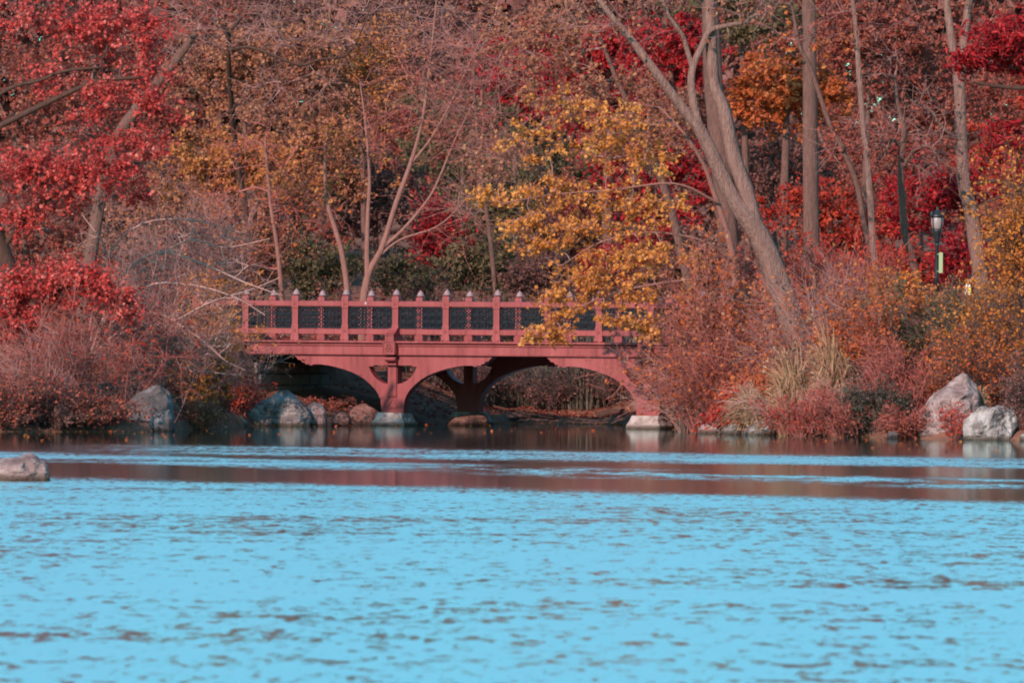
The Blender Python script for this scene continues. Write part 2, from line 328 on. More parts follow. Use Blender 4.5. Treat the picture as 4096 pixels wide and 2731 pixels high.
def plate(bm, outer, holes, y0, y1):
    """flat plate from a 2D outline (x,z) with holes, between depths y0 and y1"""
    loops = [outer]+holes
    pts = [Vector((p[0], p[1], 0)) for l in loops for p in l]
    tris = geometry.tessellate_polygon([[Vector((p[0], p[1], 0)) for p in l] for l in loops])
    a = [bm.verts.new((p.x, y0, p.y)) for p in pts]; b = [bm.verts.new((p.x, y1, p.y)) for p in pts]
    for t in tris:
        try: bm.faces.new([a[i] for i in t]); bm.faces.new([b[i] for i in reversed(t)])
        except ValueError: pass
    k = 0
    for l in loops:
        n = len(l)
        for i in range(n):
            j = (i+1) % n
            try: bm.faces.new([a[k+i], a[k+j], b[k+j], b[k+i]])
            except ValueError: pass
        k += n
    bmesh.ops.recalc_face_normals(bm, faces=bm.faces)

def loft(bm, rings, cap=True):
    rv = [[bm.verts.new(p) for p in r] for r in rings]
    n = len(rings[0])
    for a, b in zip(rv[:-1], rv[1:]):
        for i in range(n):
            j = (i+1) % n
            bm.faces.new([a[i], a[j], b[j], b[i]])
    if cap:
        bm.faces.new(list(reversed(rv[0]))); bm.faces.new(rv[-1])
    bmesh.ops.recalc_face_normals(bm, faces=bm.faces)
    return rv

def sq(r, z, ry=None, n=4):
    ry = r if ry is None else ry
    return [(-r, -ry, z), (r, -ry, z), (r, ry, z), (-r, ry, z)]

def circ(r, z, n=12, cx=0, cy=0):
    return [(cx+r*math.cos(2*math.pi*i/n), cy+r*math.sin(2*math.pi*i/n), z) for i in range(n)]

# ------------------------------------------------------------------ the bridge
bridge = empty('footbridge', BO, -BA)
tag(bridge, 'red-brown cast-iron footbridge with arched piers and dark lattice railing over the inlet', 'bridge')
BAY = 1.5
K0, K1 = -4, 9                                                 # railing posts
def zpx(y): return 2.3+(1361.7-y)/148.0
def spx(d): return d/135.2

# arch plates: one Y-shaped pier with its two arch brackets
half = [(44, 1652), (45, 1628), (49, 1598), (57, 1578), (70, 1558), (90, 1537), (115, 1516), (140, 1501), (164, 1490), (195, 1479), (228, 1470), (258, 1463.5), (290, 1459.5), (318, 1459), (328, 1464), (334, 1464), (340, 1459), (352, 1460), (356, 1453), (366, 1452), (372, 1443), (384, 1441), (388, 1433), (396, 1429), (398, 1415)]
right = [(spx(d), zpx(y)) for d, y in half]
outer = right+[(-x, z) for x, z in reversed(right)]
hole = [(19, 1461), (19, 1536), (40, 1531), (58, 1521), (74, 1507), (86, 1490), (94, 1473), (97, 1466), (80, 1466), (76, 1461)]
holeR = [(spx(d), zpx(y)) for d, y in hole]; holeL = [(-x, z) for x, z in reversed(holeR)]
def pier_plate(y0, y1):
    bm = bmesh.new(); plate(bm, outer, [holeR, holeL], y0, y1)
    return bm_mesh('pier_arch', bm)
me_near = pier_plate(0.0, 0.30); me_far = pier_plate(BW-0.30, BW)
for k in (0, 5):
    for me in (me_near, me_far):
        o = link('pier_arch', me, M['paint'], bridge); o.location.x = k*BAY
        sgn = -1 if me is me_near else 1; yf = 0.0 if me is me_near else BW
        bm = bmesh.new(); box_bm(bm, spx(-17), spx(17), yf+sgn*0.045, yf-sgn*0.02, zpx(1586), zpx(1461), 0.01)
        link('shaft', bm_mesh('shaft', bm), M['paint'], o)
        bm = bmesh.new()                                     # pointed gothic moulding low on the pier
        for (a, b_) in (((-24, 1628), (0, 1598)), ((24, 1628), (0, 1598)), ((-24, 1628), (24, 1628))):
            p = Vector((spx(a[0]), 0, zpx(a[1]))); q = Vector((spx(b_[0]), 0, zpx(b_[1]))); d = (q-p).normalized(); n = Vector((-d.z, 0, d.x))*0.018
            c8 = [p-n, p+n, q+n, q-n]
            lo = [bm.verts.new((v.x, yf-sgn*0.01, v.z)) for v in c8]; hi = [bm.verts.new((v.x, yf+sgn*0.025, v.z)) for v in c8]
            bm.faces.new(lo); bm.faces.new(hi)
            for i in range(4): bm.faces.new([lo[i], lo[(i+1) % 4], hi[(i+1) % 4], hi[i]])
        bmesh.ops.recalc_face_normals(bm, faces=bm.faces)
        link('gothic_moulding', bm_mesh('gothic_moulding', bm), M['paint_dark'], o)
# half brackets on the abutments
halfB = [(x, z) for x, z in right if x > 0.30]
def abut_bracket(sign, y0, y1):
    o2 = [(sign*x, z) for x, z in halfB]
    o2 = o2+[(sign*0.36, zpx(1415))]
    bm = bmesh.new(); plate(bm, o2, [], y0, y1); return bm_mesh('abutment_bracket', bm)
for y0 in (0.0, BW-0.3):
    o = link('abutment_bracket', abut_bracket(-1, y0, y0+0.3), M['paint'], bridge); o.location.x = 11.95

S0, S1 = K0*BAY-0.25, K1*BAY+0.25
for yf, sgn in ((0.0, -1), (BW, 1)):                          # fascia girders, near and far
    o = bpy.data.objects.new('fascia_girder', None)
    bm = bmesh.new(); box_bm(bm, S0, S1, min(yf+sgn*0.06, yf-sgn*0.25), max(yf+sgn*0.06, yf-sgn*0.25), zpx(1416), zpx(1383))
    fg = link('fascia_girder', bm_mesh('fascia_girder', bm), M['paint'], bridge)
    for (za, zb, pr) in ((1384, 1377, 0.10), (1376.5, 1373, 0.085), (1372.5, 1364, 0.17), (1421, 1416.5, 0.085)):
        bm = bmesh.new(); box_bm(bm, S0-0.01, S1+0.01, min(yf+sgn*pr, yf-sgn*0.2), max(yf+sgn*pr, yf-sgn*0.2), zpx(za), zpx(zb), 0.012)
        link('moulding', bm_mesh('moulding', bm), M['paint'], fg)
bm = bmesh.new(); box_bm(bm, S0, S1, 0.26, BW-0.26, zpx(1400), zpx(1372))
link('deck_slab', bm_mesh('deck_slab', bm), M['mortar'], bridge)
bmd = bmesh.new(); box_bm(bmd, -0.085, 0.085, 0.33, BW-0.33, zpx(1371.8), zpx(1366), 0.008)
me_b = bm_mesh('deck_board', bmd)
nb = int((S1-S0)/0.185)
for i in range(nb):
    b_ = link('deck_board', me_b, M['deck'], bridge); b_.location = (S0+0.1+i*0.185, 0, random.uniform(-0.004, 0.004))
for k in (-2.6, -1.3, 1.2, 2.5, 3.8, 5.0, 6.2, 8.8, 10.1):      # cross beams under the deck
    bm = bmesh.new(); box_bm(bm, k-0.09, k+0.09, 0.31, BW-0.31, zpx(1424), zpx(1400.5)); link('cross_beam', bm_mesh('cross_beam', bm), M['iron'], bridge)

# posts with finials
def post_mesh():
    bm = bmesh.new()
    r = 0.10
    loft(bm, [sq(r*1.22, 0), sq(r*1.22, 0.13), sq(r*1.05, 0.145), sq(r, 0.15), sq(r, 0.40), sq(r*0.86, 0.43), sq(r*0.86, 0.86), sq(r, 0.90), sq(r, 1.14), sq(r*0.97, 1.18), sq(r*0.7, 1.225)])
    return bm_mesh('post', bm)
def finial_mesh():
    bm = bmesh.new()
    loft(bm, [circ(0.055, 1.225, 12), circ(0.075, 1.24), circ(0.115, 1.245), circ(0.118, 1.262), circ(0.088, 1.272), circ(0.086, 1.30), circ(0.070, 1.345), circ(0.040, 1.37), circ(0.022, 1.385), circ(0.010, 1.41)])
    return bm_mesh('finial', bm, True)
def rosette_mesh(z):
    bm = bmesh.new()
    for i in range(4):
        a = math.pi/4+i*math.pi/2; cx, cz = 0.034*math.cos(a), z+0.034*math.sin(a)
        ring = [bm.verts.new((cx+0.028*math.cos(t), -0.1005, cz+0.028*math.sin(t))) for t in np.linspace(0, 2*math.pi, 8, endpoint=False)]
        top = bm.verts.new((cx, -0.116, cz))
        for j in range(8): bm.faces.new([ring[j], ring[(j+1) % 8], top])
    bmesh.ops.recalc_face_normals(bm, faces=bm.faces)
    return bm_mesh('rosette', bm)
ME_POST, ME_FIN, ME_ROS1, ME_ROS2 = post_mesh(), finial_mesh(), rosette_mesh(1.01), rosette_mesh(0.27)
def lattice_mesh():
    bm = bmesh.new(); w, z0, z1 = BAY-0.2, 0.345, 0.925
    nx_, nz_ = 6, 3; cw = w/nx_; ch = (z1-z0)/nz_
    def strip(p, q, t, d=0.02):
        p = Vector((p[0], 0, p[1])); q = Vector((q[0], 0, q[1])); e = (q-p).normalized(); n = Vector((-e.z, 0, e.x))*t
        c = [p-n, p+n, q+n, q-n]
        lo = [bm.verts.new((v.x, -d, v.z)) for v in c]; hi = [bm.verts.new((v.x, d, v.z)) for v in c]
        bm.faces.new(lo)
        bm.faces.new(list(reversed(hi)))
        bm.faces.new([lo[0], lo[3], hi[3], hi[0]]); bm.faces.new([lo[1], hi[1], hi[2], lo[2]])
    def leaf(cx, cz, a, l, t):
        p = [Vector((cx, 0, cz)), Vector((cx+l*0.55*math.cos(a)-t*math.sin(a), 0, cz+l*0.55*math.sin(a)+t*math.cos(a))), Vector((cx+l*math.cos(a), 0, cz+l*math.sin(a))), Vector((cx+l*0.55*math.cos(a)+t*math.sin(a), 0, cz+l*0.55*math.sin(a)-t*math.cos(a)))]
        f = [bm.verts.new((v.x, -0.022 if i % 2 else -0.010, v.z)) for i, v in enumerate(p)]; b = [bm.verts.new((v.x, 0.015, v.z)) for v in p]
        bm.faces.new(f); bm.faces.new(list(reversed(b)))
        for i in range(4): bm.faces.new([f[i], b[i], b[(i+1) % 4], f[(i+1) % 4]])
    for i in range(nx_):
        for j in range(nz_):
            cx = -w/2+(i+0.5)*cw; cz = z0+(j+0.5)*ch; r = 0.074
            pts = [(cx+r*1.15*math.cos(t), cz+r*math.sin(t)) for t in np.linspace(0, 2*math.pi, 11)]
            for a, b in zip(pts[:-1], pts[1:]): strip(a, b, 0.010)
            for t in range(4): leaf(cx, cz, math.pi/4+t*math.pi/2, 0.135, 0.016)
    for zz in (z0+ch, z0+2*ch, z0+0.012, z1-0.012): strip((-w/2, zz), (w/2, zz), 0.014, 0.024)
    for xx in (-w/2+0.02, w/2-0.02): strip((xx, z0), (xx, z1), 0.02, 0.024)
    bmesh.ops.recalc_face_normals(bm, faces=bm.faces)
    return bm_mesh('lattice_panel', bm)
ME_LAT = lattice_mesh()
def rail_mesh(z0, z1):
    bm = bmesh.new(); L = BAY-0.175
    prof = [(-0.075, z0), (-0.085, z0+0.012), (-0.085, z1-0.05), (-0.06, z1-0.012), (-0.02, z1), (0.02, z1), (0.06, z1-0.012), (0.085, z1-0.05), (0.085, z0+0.012), (0.075, z0)]
    loft(bm, [[(-L/2, y, z) for y, z in prof], [(L/2, y, z) for y, z in prof]])
    return bm_mesh('rail', bm)
ME_TOP, ME_BOT = rail_mesh(0.935, 1.08), rail_mesh(0.175, 0.33)
ZD = zpx(1364)
def console_mesh():
    out = {}
    bm = bmesh.new(); w = 0.19
    box_bm(bm, -w, w, -0.26, 0.03, zpx(1419), zpx(1366), 0.02); out['shield_block'] = bm_mesh('shield_block', bm)
    bm = bmesh.new()                                            # quatrefoil relief on its face
    for a in (90, 210, 330):
        cx, cz = 0.062*math.cos(math.radians(a)), zpx(1393)+0.062*math.sin(math.radians(a))
        rr = [[bm.verts.new((cx+r*math.cos(t), y, cz+r*math.sin(t))) for t in np.linspace(0, 2*math.pi, 10, endpoint=False)] for r, y in ((0.06, -0.259), (0.055, -0.285), (0.036, -0.285), (0.032, -0.262))]
        for p, q in zip(rr[:-1], rr[1:]):
            for i in range(10): bm.faces.new([p[i], p[(i+1) % 10], q[(i+1) % 10], q[i]])
    for sx in (-1, 1):
        for zc in (zpx(1370), zpx(1415)):
            box_bm(bm, sx*0.15-0.02, sx*0.15+0.02, -0.275, -0.258, zc-0.02, zc+0.02)
    for (x0, x1, z0, z1) in ((-0.18, 0.18, zpx(1368.5), zpx(1366.6)), (-0.18, 0.18, zpx(1418.4), zpx(1416.5)), (-0.18, -0.16, zpx(1416.4), zpx(1368.6)), (0.16, 0.18, zpx(1416.4), zpx(1368.6))):
        box_bm(bm, x0, x1, -0.28, -0.257, z0, z1)
    bmesh.ops.recalc_face_normals(bm, faces=bm.faces); out['trefoil'] = bm_mesh('trefoil', bm)
    def prof(pr, w):
        bm = bmesh.new(); loft(bm, [[(-w, y, z) for y, z in pr], [(w, y, z) for y, z in pr]]); return bm_mesh('console', bm)
    arc = [(-0.02-0.17*math.cos(t), zpx(1436)+0.085*math.sin(t)) for t in np.linspace(math.pi/2, -math.pi/2, 9)]
    out['scroll'] = prof([(0.04, zpx(1424.5))]+arc+[(0.04, zpx(1452))], 0.155)
    out['scroll_foot'] = prof([(0.03, zpx(1462)), (-0.13, zpx(1462)), (-0.15, zpx(1459)), (-0.15, zpx(1455)), (-0.11, zpx(1452.5)), (0.03, zpx(1452.5))], 0.165)
    out['pedestal'] = prof([(0.12, zpx(1366)), (-0.235, zpx(1366)), (-0.235, zpx(1343)), (-0.25, zpx(1341)), (-0.25, zpx(1337)), (-0.19, zpx(1334)), (-0.02, zpx(1318)), (-0.02, zpx(1313)), (0.12, zpx(1313))], 0.13)
    return out
CONS = console_mesh()
for side in (0, 1):
    y = 0.22 if side == 0 else BW-0.22
    rz = 0.0 if side == 0 else math.pi
    for k in range(K0, K1+1):
        p = link('post', ME_POST, M['paint'], bridge); p.location = (k*BAY, y, ZD); p.rotation_euler.z = rz
        link('finial', ME_FIN, M['paint_pale'], p)
        link('rosette', ME_ROS1, M['paint_dark'], p); link('rosette', ME_ROS2, M['paint_dark'], p)
        if k in (0, 5):
            c = link('console', CONS['shield_block'], M['paint'], bridge); c.location = (k*BAY, 0.0 if side == 0 else BW, 0); c.rotation_euler.z = rz
            for nm in ('trefoil', 'scroll', 'scroll_foot', 'pedestal'): link(nm, CONS[nm], M['paint'], c)
        if k < K1:
            xm = (k+0.5)*BAY
            for nm, me, mt in (('top_rail', ME_TOP, 'paint'), ('bottom_rail', ME_BOT, 'paint'), ('lattice_panel', ME_LAT, 'iron')):
                q = link(nm, me, M[mt], bridge); q.location = (xm, y, ZD)
                if nm == 'lattice_panel': q.rotation_euler.z = rz
# end newels
def newel_mesh():
    bm = bmesh.new(); r = 0.17
    loft(bm, [sq(r*1.2, 0), sq(r*1.2, 0.2), sq(r, 0.24), sq(r, 1.15), sq(r*1.2, 1.18), sq(r*1.2, 1.26), sq(0.05, 1.40)])
    return bm_mesh('end_newel', bm)
ME_NEW = newel_mesh()
for y in (0.22,):
    for s in (K0*BAY-0.30, K1*BAY+0.30):
        q = link('end_newel', ME_NEW, M['iron'], bridge); q.location = (s, y, ZD-0.02)

# granite footings under the piers (flared, chipped)
def footing_mesh(seed):
    bm = bmesh.new()
    lv = [(0.50, 0.46, -0.5), (0.50, 0.46, 0.03), (0.49, 0.45, 0.08), (0.45, 0.42, 0.14), (0.40, 0.385, 0.22), (0.385, 0.37, 0.30), (0.37, 0.355, 0.345)]
    rings = []
    for hx, hy, z in lv:
        r = []
        for (x0, y0), (x1, y1) in (((-hx, -hy), (hx, -hy)), ((hx, -hy), (hx, hy)), ((hx, hy), (-hx, hy)), ((-hx, hy), (-hx, -hy))):
            for i in range(6):
                t = i/6; r.append((x0+(x1-x0)*t, y0+(y1-y0)*t, z))
        rings.append(r)
    loft(bm, rings)
    for v in bm.verts:
        n = mnoise.noise_vector(v.co*3.1+Vector((seed, 0, 0)))
        v.co += Vector((n.x*0.035, n.y*0.035, n.z*0.018))
    return bm_mesh('footing', bm)
for i, (k, y) in enumerate(((0, 0.15), (5, 0.15), (0, BW-0.15), (5, BW-0.15))):
    f = link('footing', footing_mesh(i*3.7), M['footing'], bridge); f.location = (k*BAY, y, 0)

# abutments: coursed stone blocks under both ends
def abutment(sx, direction, label):
    ab = empty('abutment', BO+BU*sx, -BA); tag(ab, label, 'abutment')
    bm = bmesh.new(); x0, x1 = sorted((direction*0.10, direction*2.6))
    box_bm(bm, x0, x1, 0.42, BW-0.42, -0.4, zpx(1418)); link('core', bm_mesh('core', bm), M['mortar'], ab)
    bms = bmesh.new(); box_bm(bms, -0.31, 0.31, -0.17, 0.17, -0.15, 0.15, 0.025); me = bm_mesh('stone_block', bms)
    rows = 7
    for r in range(rows):
        z = -0.05+r*0.315
        if z+0.15 > zpx(1420): break
        off = 0.33 if r % 2 else 0.0
        y = 0.66-off*0.5
        while y < BW-0.3:                                       # face under the deck
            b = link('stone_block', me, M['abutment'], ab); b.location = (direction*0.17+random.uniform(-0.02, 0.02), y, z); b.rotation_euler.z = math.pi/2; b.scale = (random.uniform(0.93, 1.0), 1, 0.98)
            y += 0.645
        for yy in (0.38, BW-0.38):
            x = 0.68-off*0.5
            while x < 2.7:
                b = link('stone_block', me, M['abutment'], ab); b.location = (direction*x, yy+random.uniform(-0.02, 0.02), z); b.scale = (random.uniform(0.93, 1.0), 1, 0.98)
                x += 0.645
abutment(-4.15, -1, 'dark coursed stone abutment under the left end of the footbridge')
abutment(11.7, 1, 'stone abutment under the right end of the footbridge behind the bushes')

# a pale leaf caught on the top rail
p = px(1450, 1213, 220.9)
bm = bmesh.new(); vs_ = [bm.verts.new(c) for c in ((0, 0, -0.04), (0.028, -0.006, -0.012), (0.015, 0, 0.02), (0, 0.004, 0.045), (-0.015, 0, 0.02), (-0.028, -0.006, -0.012))]; bm.faces.new(vs_)
bmesh.ops.solidify(bm, geom=bm.faces, thickness=0.004)
o = link('pale_leaf', bm_mesh('pale_leaf', bm), M['pale_leaf'])
pl = BO+BU*(-0.88)+BV*(0.128); o.location = (pl.x, pl.y, zpx(1213)); o.rotation_euler.z = -BA
tag(o, 'tiny pale leaf stuck on the top rail left of the pier post', 'leaf')

# ------------------------------------------------------------------ rocks (outline from the photo, own depth and relief)
def rock(name, label, pts, Y, depth, mat, amp=0.05, seed=0, yaw=0.0, group=None, sink=0.35):
    P = [px(a, b, Y) for a, b in pts]
    P = [(p.x, p.z) for p in P]
    zmin = min(z for _, z in P); cx = sum(x for x, _ in P)/len(P)
    # close below the water or ground
    base = ground(cx, Y) if ground(cx, Y) > 0 else 0.0
    P2 = []
    n = len(P)
    for i in range(n):                                          # resample
        a, b = P[i], P[(i+1) % n]
        m = max(1, int(math.hypot(b[0]-a[0], b[1]-a[1])/0.11))
        for j in range(m):
            t = j/m; P2.append((a[0]+(b[0]-a[0])*t, a[1]+(b[1]-a[1])*t))
    zc = min(zmin+0.25*(max(z for _, z in P)-zmin), zmin+0.4)
    bm = bmesh.new(); rings = []
    N = 13
    for i in range(N):
        t = -1+2*i/(N-1)
        k = max(0.05, (1-abs(t)**2.6))**0.5
        kz = max(0.10, (1-abs(t)**2.2))**0.55
        yo = t*depth/2
        rings.append([(cx+(x-cx)*k, Y+depth*0.30+yo+0.12*depth*math.sin((x-cx)*1.3+seed), zc+(z-zc)*kz if z > zc else z-(zc-z)*0.0-sink*(1 if z < zmin+0.08 else 0)) for x, z in P2])
    loft(bm, rings)
    bmesh.ops.subdivide_edges(bm, edges=bm.edges, cuts=1, use_grid_fill=True)
    gr = random.Random(seed*17+3)
    ctr = Vector((cx, Y+depth*0.3, zmin+0.3*(max(z for _, z in P)-zmin)))
    for q in range(26):
        d = Vector((gr.uniform(-1, 1), gr.uniform(-1.6, 0.3), gr.uniform(-0.2, 1.1))).normalized()
        sup = max((v.co-ctr).dot(d) for v in bm.verts); h = sup*gr.uniform(0.86, 0.98)
        for v in bm.verts:
            t = (v.co-ctr).dot(d)
            if t > h: v.co -= d*(t-h)*0.92
    for v in bm.verts:
        c = v.co+Vector((seed*5.3, seed*2.1, 0))
        h = mnoise.fractal(c*1.2, 1.0, 2.0, 5)*amp*1.8+(mnoise.ridged_multi_fractal(c*2.2, 0.9, 2.1, 4, 1.0, 2.0)-1.2)*amp*1.0
        nv = mnoise.noise_vector(c*3.3)*amp*0.9+mnoise.noise_vector(c*8.0)*amp*0.4
        v.co += Vector((nv.x*0.7, -abs(h)*1.2+nv.y*1.4, h*0.5+nv.z*0.5))
    me = bm_mesh(name, bm, False)
    o = link(name, me, M[mat]); tag(o, label, 'rock', group)
    return o
rock('boulder', 'large dark boulder with pale lit shoulder under the bare left shrubs', [(455, 1722), (470, 1660), (500, 1610), (545, 1580), (590, 1555), (615, 1540), (640, 1540), (668, 1560), (684, 1600), (692, 1660), (697, 1718)], 204.5, 1.5, 'rock_dark', 0.05, 1)
rock('boulder', 'big slanted grey rock beside the water left of the bridge pier', [(955, 1704), (950, 1650), (985, 1628), (1020, 1612), (1070, 1592), (1110, 1570), (1155, 1564), (1195, 1578), (1225, 1620), (1242, 1665), (1242, 1704)], 219.3, 1.6, 'rock', 0.06, 2)
rock('slab_rock', 'low flat grey rock slab at the left foot of the big slanted rock', [(880, 1702), (895, 1665), (930, 1655), (970, 1662), (1003, 1700)], 218.2, 1.0, 'rock', 0.03, 3)
rock('upright_rock', 'upright pinkish pale stone between the slanted rock and the brown rocks', [(1222, 1702), (1218, 1660), (1226, 1625), (1242, 1605), (1262, 1602), (1290, 1618), (1305, 1650), (1312, 1702)], 220.2, 0.8, 'rock_pink', 0.035, 4)
rock('brown_rock', 'reddish brown layered rock just left of the pier footing', [(1395, 1700), (1400, 1650), (1420, 1620), (1450, 1612), (1490, 1632), (1525, 1652), (1530, 1700)], 224.0, 1.2, 'rock_rust', 0.05, 5)
rock('brown_rock', 'small mossy brown rock between pale upright stone and layered rock', [(1322, 1700), (1330, 1665), (1360, 1645), (1395, 1655), (1412, 1700)], 221.5, 0.9, 'rock_rust', 0.04, 6)
rock('slab_rock', 'stacked reddish slab rock in front of the far dark pier', [(1780, 1710), (1790, 1672), (1850, 1660), (1900, 1650), (1940, 1655), (1955, 1685), (1975, 1710)], 224.3, 1.3, 'rock_rust', 0.05, 7)
rock('slab_rock', 'low brown stone ledge under the left arch beside the abutment', [(1240, 1640), (1260, 1590), (1320, 1578), (1400, 1590), (1440, 1640)], 229.0, 1.2, 'rock_dark', 0.05, 17)
rock('shore_rock', 'low grey shore rock right of the right footing under bare twigs', [(2775, 1742), (2790, 1712), (2815, 1690), (2850, 1692), (2900, 1715), (2965, 1735), (2970, 1745)], 209.6, 0.9, 'rock_pink', 0.04, 8)
rock('shore_rock', 'pale grey shore rock in the middle of the low row below the red shrub', [(2880, 1742), (2895, 1705), (2925, 1690), (2950, 1700), (2985, 1742)], 208.0, 0.9, 'rock', 0.04, 9)
rock('shore_rock', 'bright peaked shore rock at the right end of the low row', [(2960, 1746), (2985, 1712), (3020, 1685), (3050, 1672), (3075, 1690), (3100, 1700), (3112, 1746)], 207.2, 1.0, 'rock_white', 0.045, 10)
rock('boulder', 'tall pinkish boulder with slanted top at the right shore', [(3655, 1766), (3660, 1645), (3685, 1605), (3740, 1572), (3800, 1525), (3850, 1492), (3885, 1484), (3908, 1510), (3922, 1600), (3932, 1700), (3938, 1766)], 202.5, 1.5, 'rock_pink', 0.06, 11)
rock('boulder', 'bright white craggy boulder at the right edge of the shore', [(3852, 1768), (3858, 1660), (3875, 1650), (3905, 1648), (3915, 1625), (3945, 1618), (3985, 1622), (4000, 1612), (4045, 1612), (4065, 1640), (4072, 1700), (4060, 1768)], 200.2, 1.3, 'rock_white', 0.07, 12)
rock('shore_stone', 'small dark stone at the waterline left of the tall pinkish boulder', [(3540, 1760), (3550, 1735), (3575, 1722), (3595, 1730), (3605, 1760)], 202.0, 0.6, 'rock_dark', 0.03, 13)
rock('shore_stone', 'small pale stone at the far right picture edge by the white boulder', [(4076, 1770), (4080, 1738), (4110, 1730), (4150, 1735), (4170, 1772)], 199.6, 0.7, 'rock', 0.03, 14)
rock('island_rock', 'pale jagged rock standing alone in the lake at the left edge', [(-90, 1925), (-70, 1880), (-40, 1850), (0, 1836), (35, 1826), (75, 1828), (90, 1818), (120, 1812), (145, 1830), (165, 1848), (185, 1852), (195, 1885), (222, 1925)], 132.2, 1.0, 'rock_pink', 0.05, 15)

# ------------------------------------------------------------------ plants: skeleton growth, tubes and leaves
def tubes(p0, p1, r0, r1, sides=3):
    n = len(p0)
    d = nrm(p1-p0)
    ref = np.where(np.abs(d[:, 2:3]) > 0.9, np.array([[1.0, 0, 0]]), np.array([[0, 0, 1.0]]))
    a = nrm(np.cross(d, ref)); b = np.cross(d, a)
    ang = np.arange(sides)*2*np.pi/sides
    c, s = np.cos(ang), np.sin(ang)
    off = a[:, None, :]*c[None, :, None]+b[:, None, :]*s[None, :, None]
    V = np.concatenate([p0[:, None]+off*r0[:, None, None], p1[:, None]+off*r1[:, None, None]], 1).reshape(-1, 3)
    base = (np.arange(n)*2*sides)[:, None]
    i = np.arange(sides); j = (i+1) % sides
    F = np.stack([base+i, base+j, base+sides+j, base+sides+i], -1).reshape(-1, 4)
    return V, F

def merge(parts):
    V, Fs, k = [], [], 0
    for v, f in parts:
        V.append(v); Fs.append(f+k); k += len(v)
    return np.concatenate(V), np.concatenate(Fs)

def chain(points, radii, sides=10, rough=0.06, seed=0):
    """one continuous tube along a polyline (trunks and limbs)"""
    P = np.array([tuple(p) for p in points], float); R = np.array(radii, float)
    m = max(10, 4*len(P))
    t = np.linspace(0, len(P)-1, m); i = np.clip(t.astype(int), 0, len(P)-2); f = (t-i)[:, None]
    Pm = np.vstack([2*P[0]-P[1], P, 2*P[-1]-P[-2]])
    p0, p1, p2, p3 = Pm[i], Pm[i+1], Pm[i+2], Pm[i+3]
    Q = 0.5*((2*p1)+(-p0+p2)*f+(2*p0-5*p1+4*p2-p3)*f**2+(-p0+3*p1-3*p2+p3)*f**3)
    r = np.interp(t, np.arange(len(P)), R)
    d = nrm(np.gradient(Q, axis=0)); ref = np.array([0, 1.0, 0.15])
    a = nrm(np.cross(d, ref)); b = np.cross(d, a)
    g = np.random.default_rng(seed+11)
    ang = np.arange(sides)*2*np.pi/sides
    rr = r[:, None]*(1+rough*g.standard_normal((1, sides))+rough*0.6*g.standard_normal((m, sides)))
    V = Q[:, None]+(a[:, None]*np.cos(ang)[None, :, None]+b[:, None]*np.sin(ang)[None, :, None])*rr[:, :, None]
    idx = np.arange(m*sides).reshape(m, sides); j = np.roll(idx, -1, 1)
    F = np.stack([idx[:-1], j[:-1], j[1:], idx[1:]], -1).reshape(-1, 4)
    return V.reshape(-1, 3), F, Q, r

class Skel:
    def __init__(s): s.P = np.zeros((64, 3)); s.n = 0; s.par = []; s.rmin = []
    def add(s, p, par, r=0.0):
        if s.n >= len(s.P): s.P = np.vstack([s.P, np.zeros_like(s.P)])
        s.P[s.n] = p; s.par.append(par); s.rmin.append(r); s.n += 1
        return s.n-1
    def path(s, Q, R, par=-1):
        for q, r in zip(Q, R): par = s.add(q, par, r)
        return par
    def grow(s, T, g, sag=0.12, jit=0.06, step=0.5, from_z=None):
        T = np.asarray(T, float); D0 = np.array([np.min(np.linalg.norm(s.P[:s.n]-t, axis=1)) for t in T])
        ends = []
        for ti in np.argsort(D0):
            t = T[ti]; d = np.linalg.norm(s.P[:s.n]-t, axis=1)
            cost = d+0.45*np.maximum(0, s.P[:s.n, 2]-t[2])
            i = int(np.argmin(cost)); a = s.P[i].copy(); L = d[i]
            m = max(2, int(L/step)+1); ctrl = (a+t)/2+np.array([0, 0, sag*L])+g.normal(0, 0.10*L, 3)
            par = i
            for k in range(1, m+1):
                u = k/m; q = (1-u)**2*a+2*u*(1-u)*ctrl+u*u*t
                if k < m: q = q+g.normal(0, jit*min(1, L), 3)
                par = s.add(q, par)
            ends.append((ti, par))
        e = np.zeros(len(T), int)
        for ti, i in ends: e[ti] = i
        return e
    def radii(s, tip=0.007, p=2.3):
        a = np.full(s.n, 0.0); par = np.array(s.par); has = np.zeros(s.n, bool)
        for i in range(s.n-1, -1, -1):
            if a[i] == 0: a[i] = tip**p
            if par[i] >= 0: a[par[i]] += a[i]
        return np.maximum(a**(1/p), np.array(s.rmin))
    def mesh_parts(s, R, skip=0, rmax=9):
        par = np.array(s.par[:s.n]); i = np.arange(s.n); ok = (par >= 0) & (i >= skip)
        i = i[ok]; p = par[ok]; p0, p1 = s.P[p], s.P[i]; r1 = np.minimum(R[i], rmax); r0 = np.minimum(np.minimum(R[p], r1*1.5+0.004), rmax)
        p1 = p1+(p1-p0)*0.06
        out = []
        thick = r1 > 0.03
        if thick.any(): out.append(tubes(p0[thick], p1[thick], r0[thick], r1[thick], 6))
        if (~thick).any(): out.append(tubes(p0[~thick], p1[~thick], r0[~thick], r1[~thick], 3))
        return out

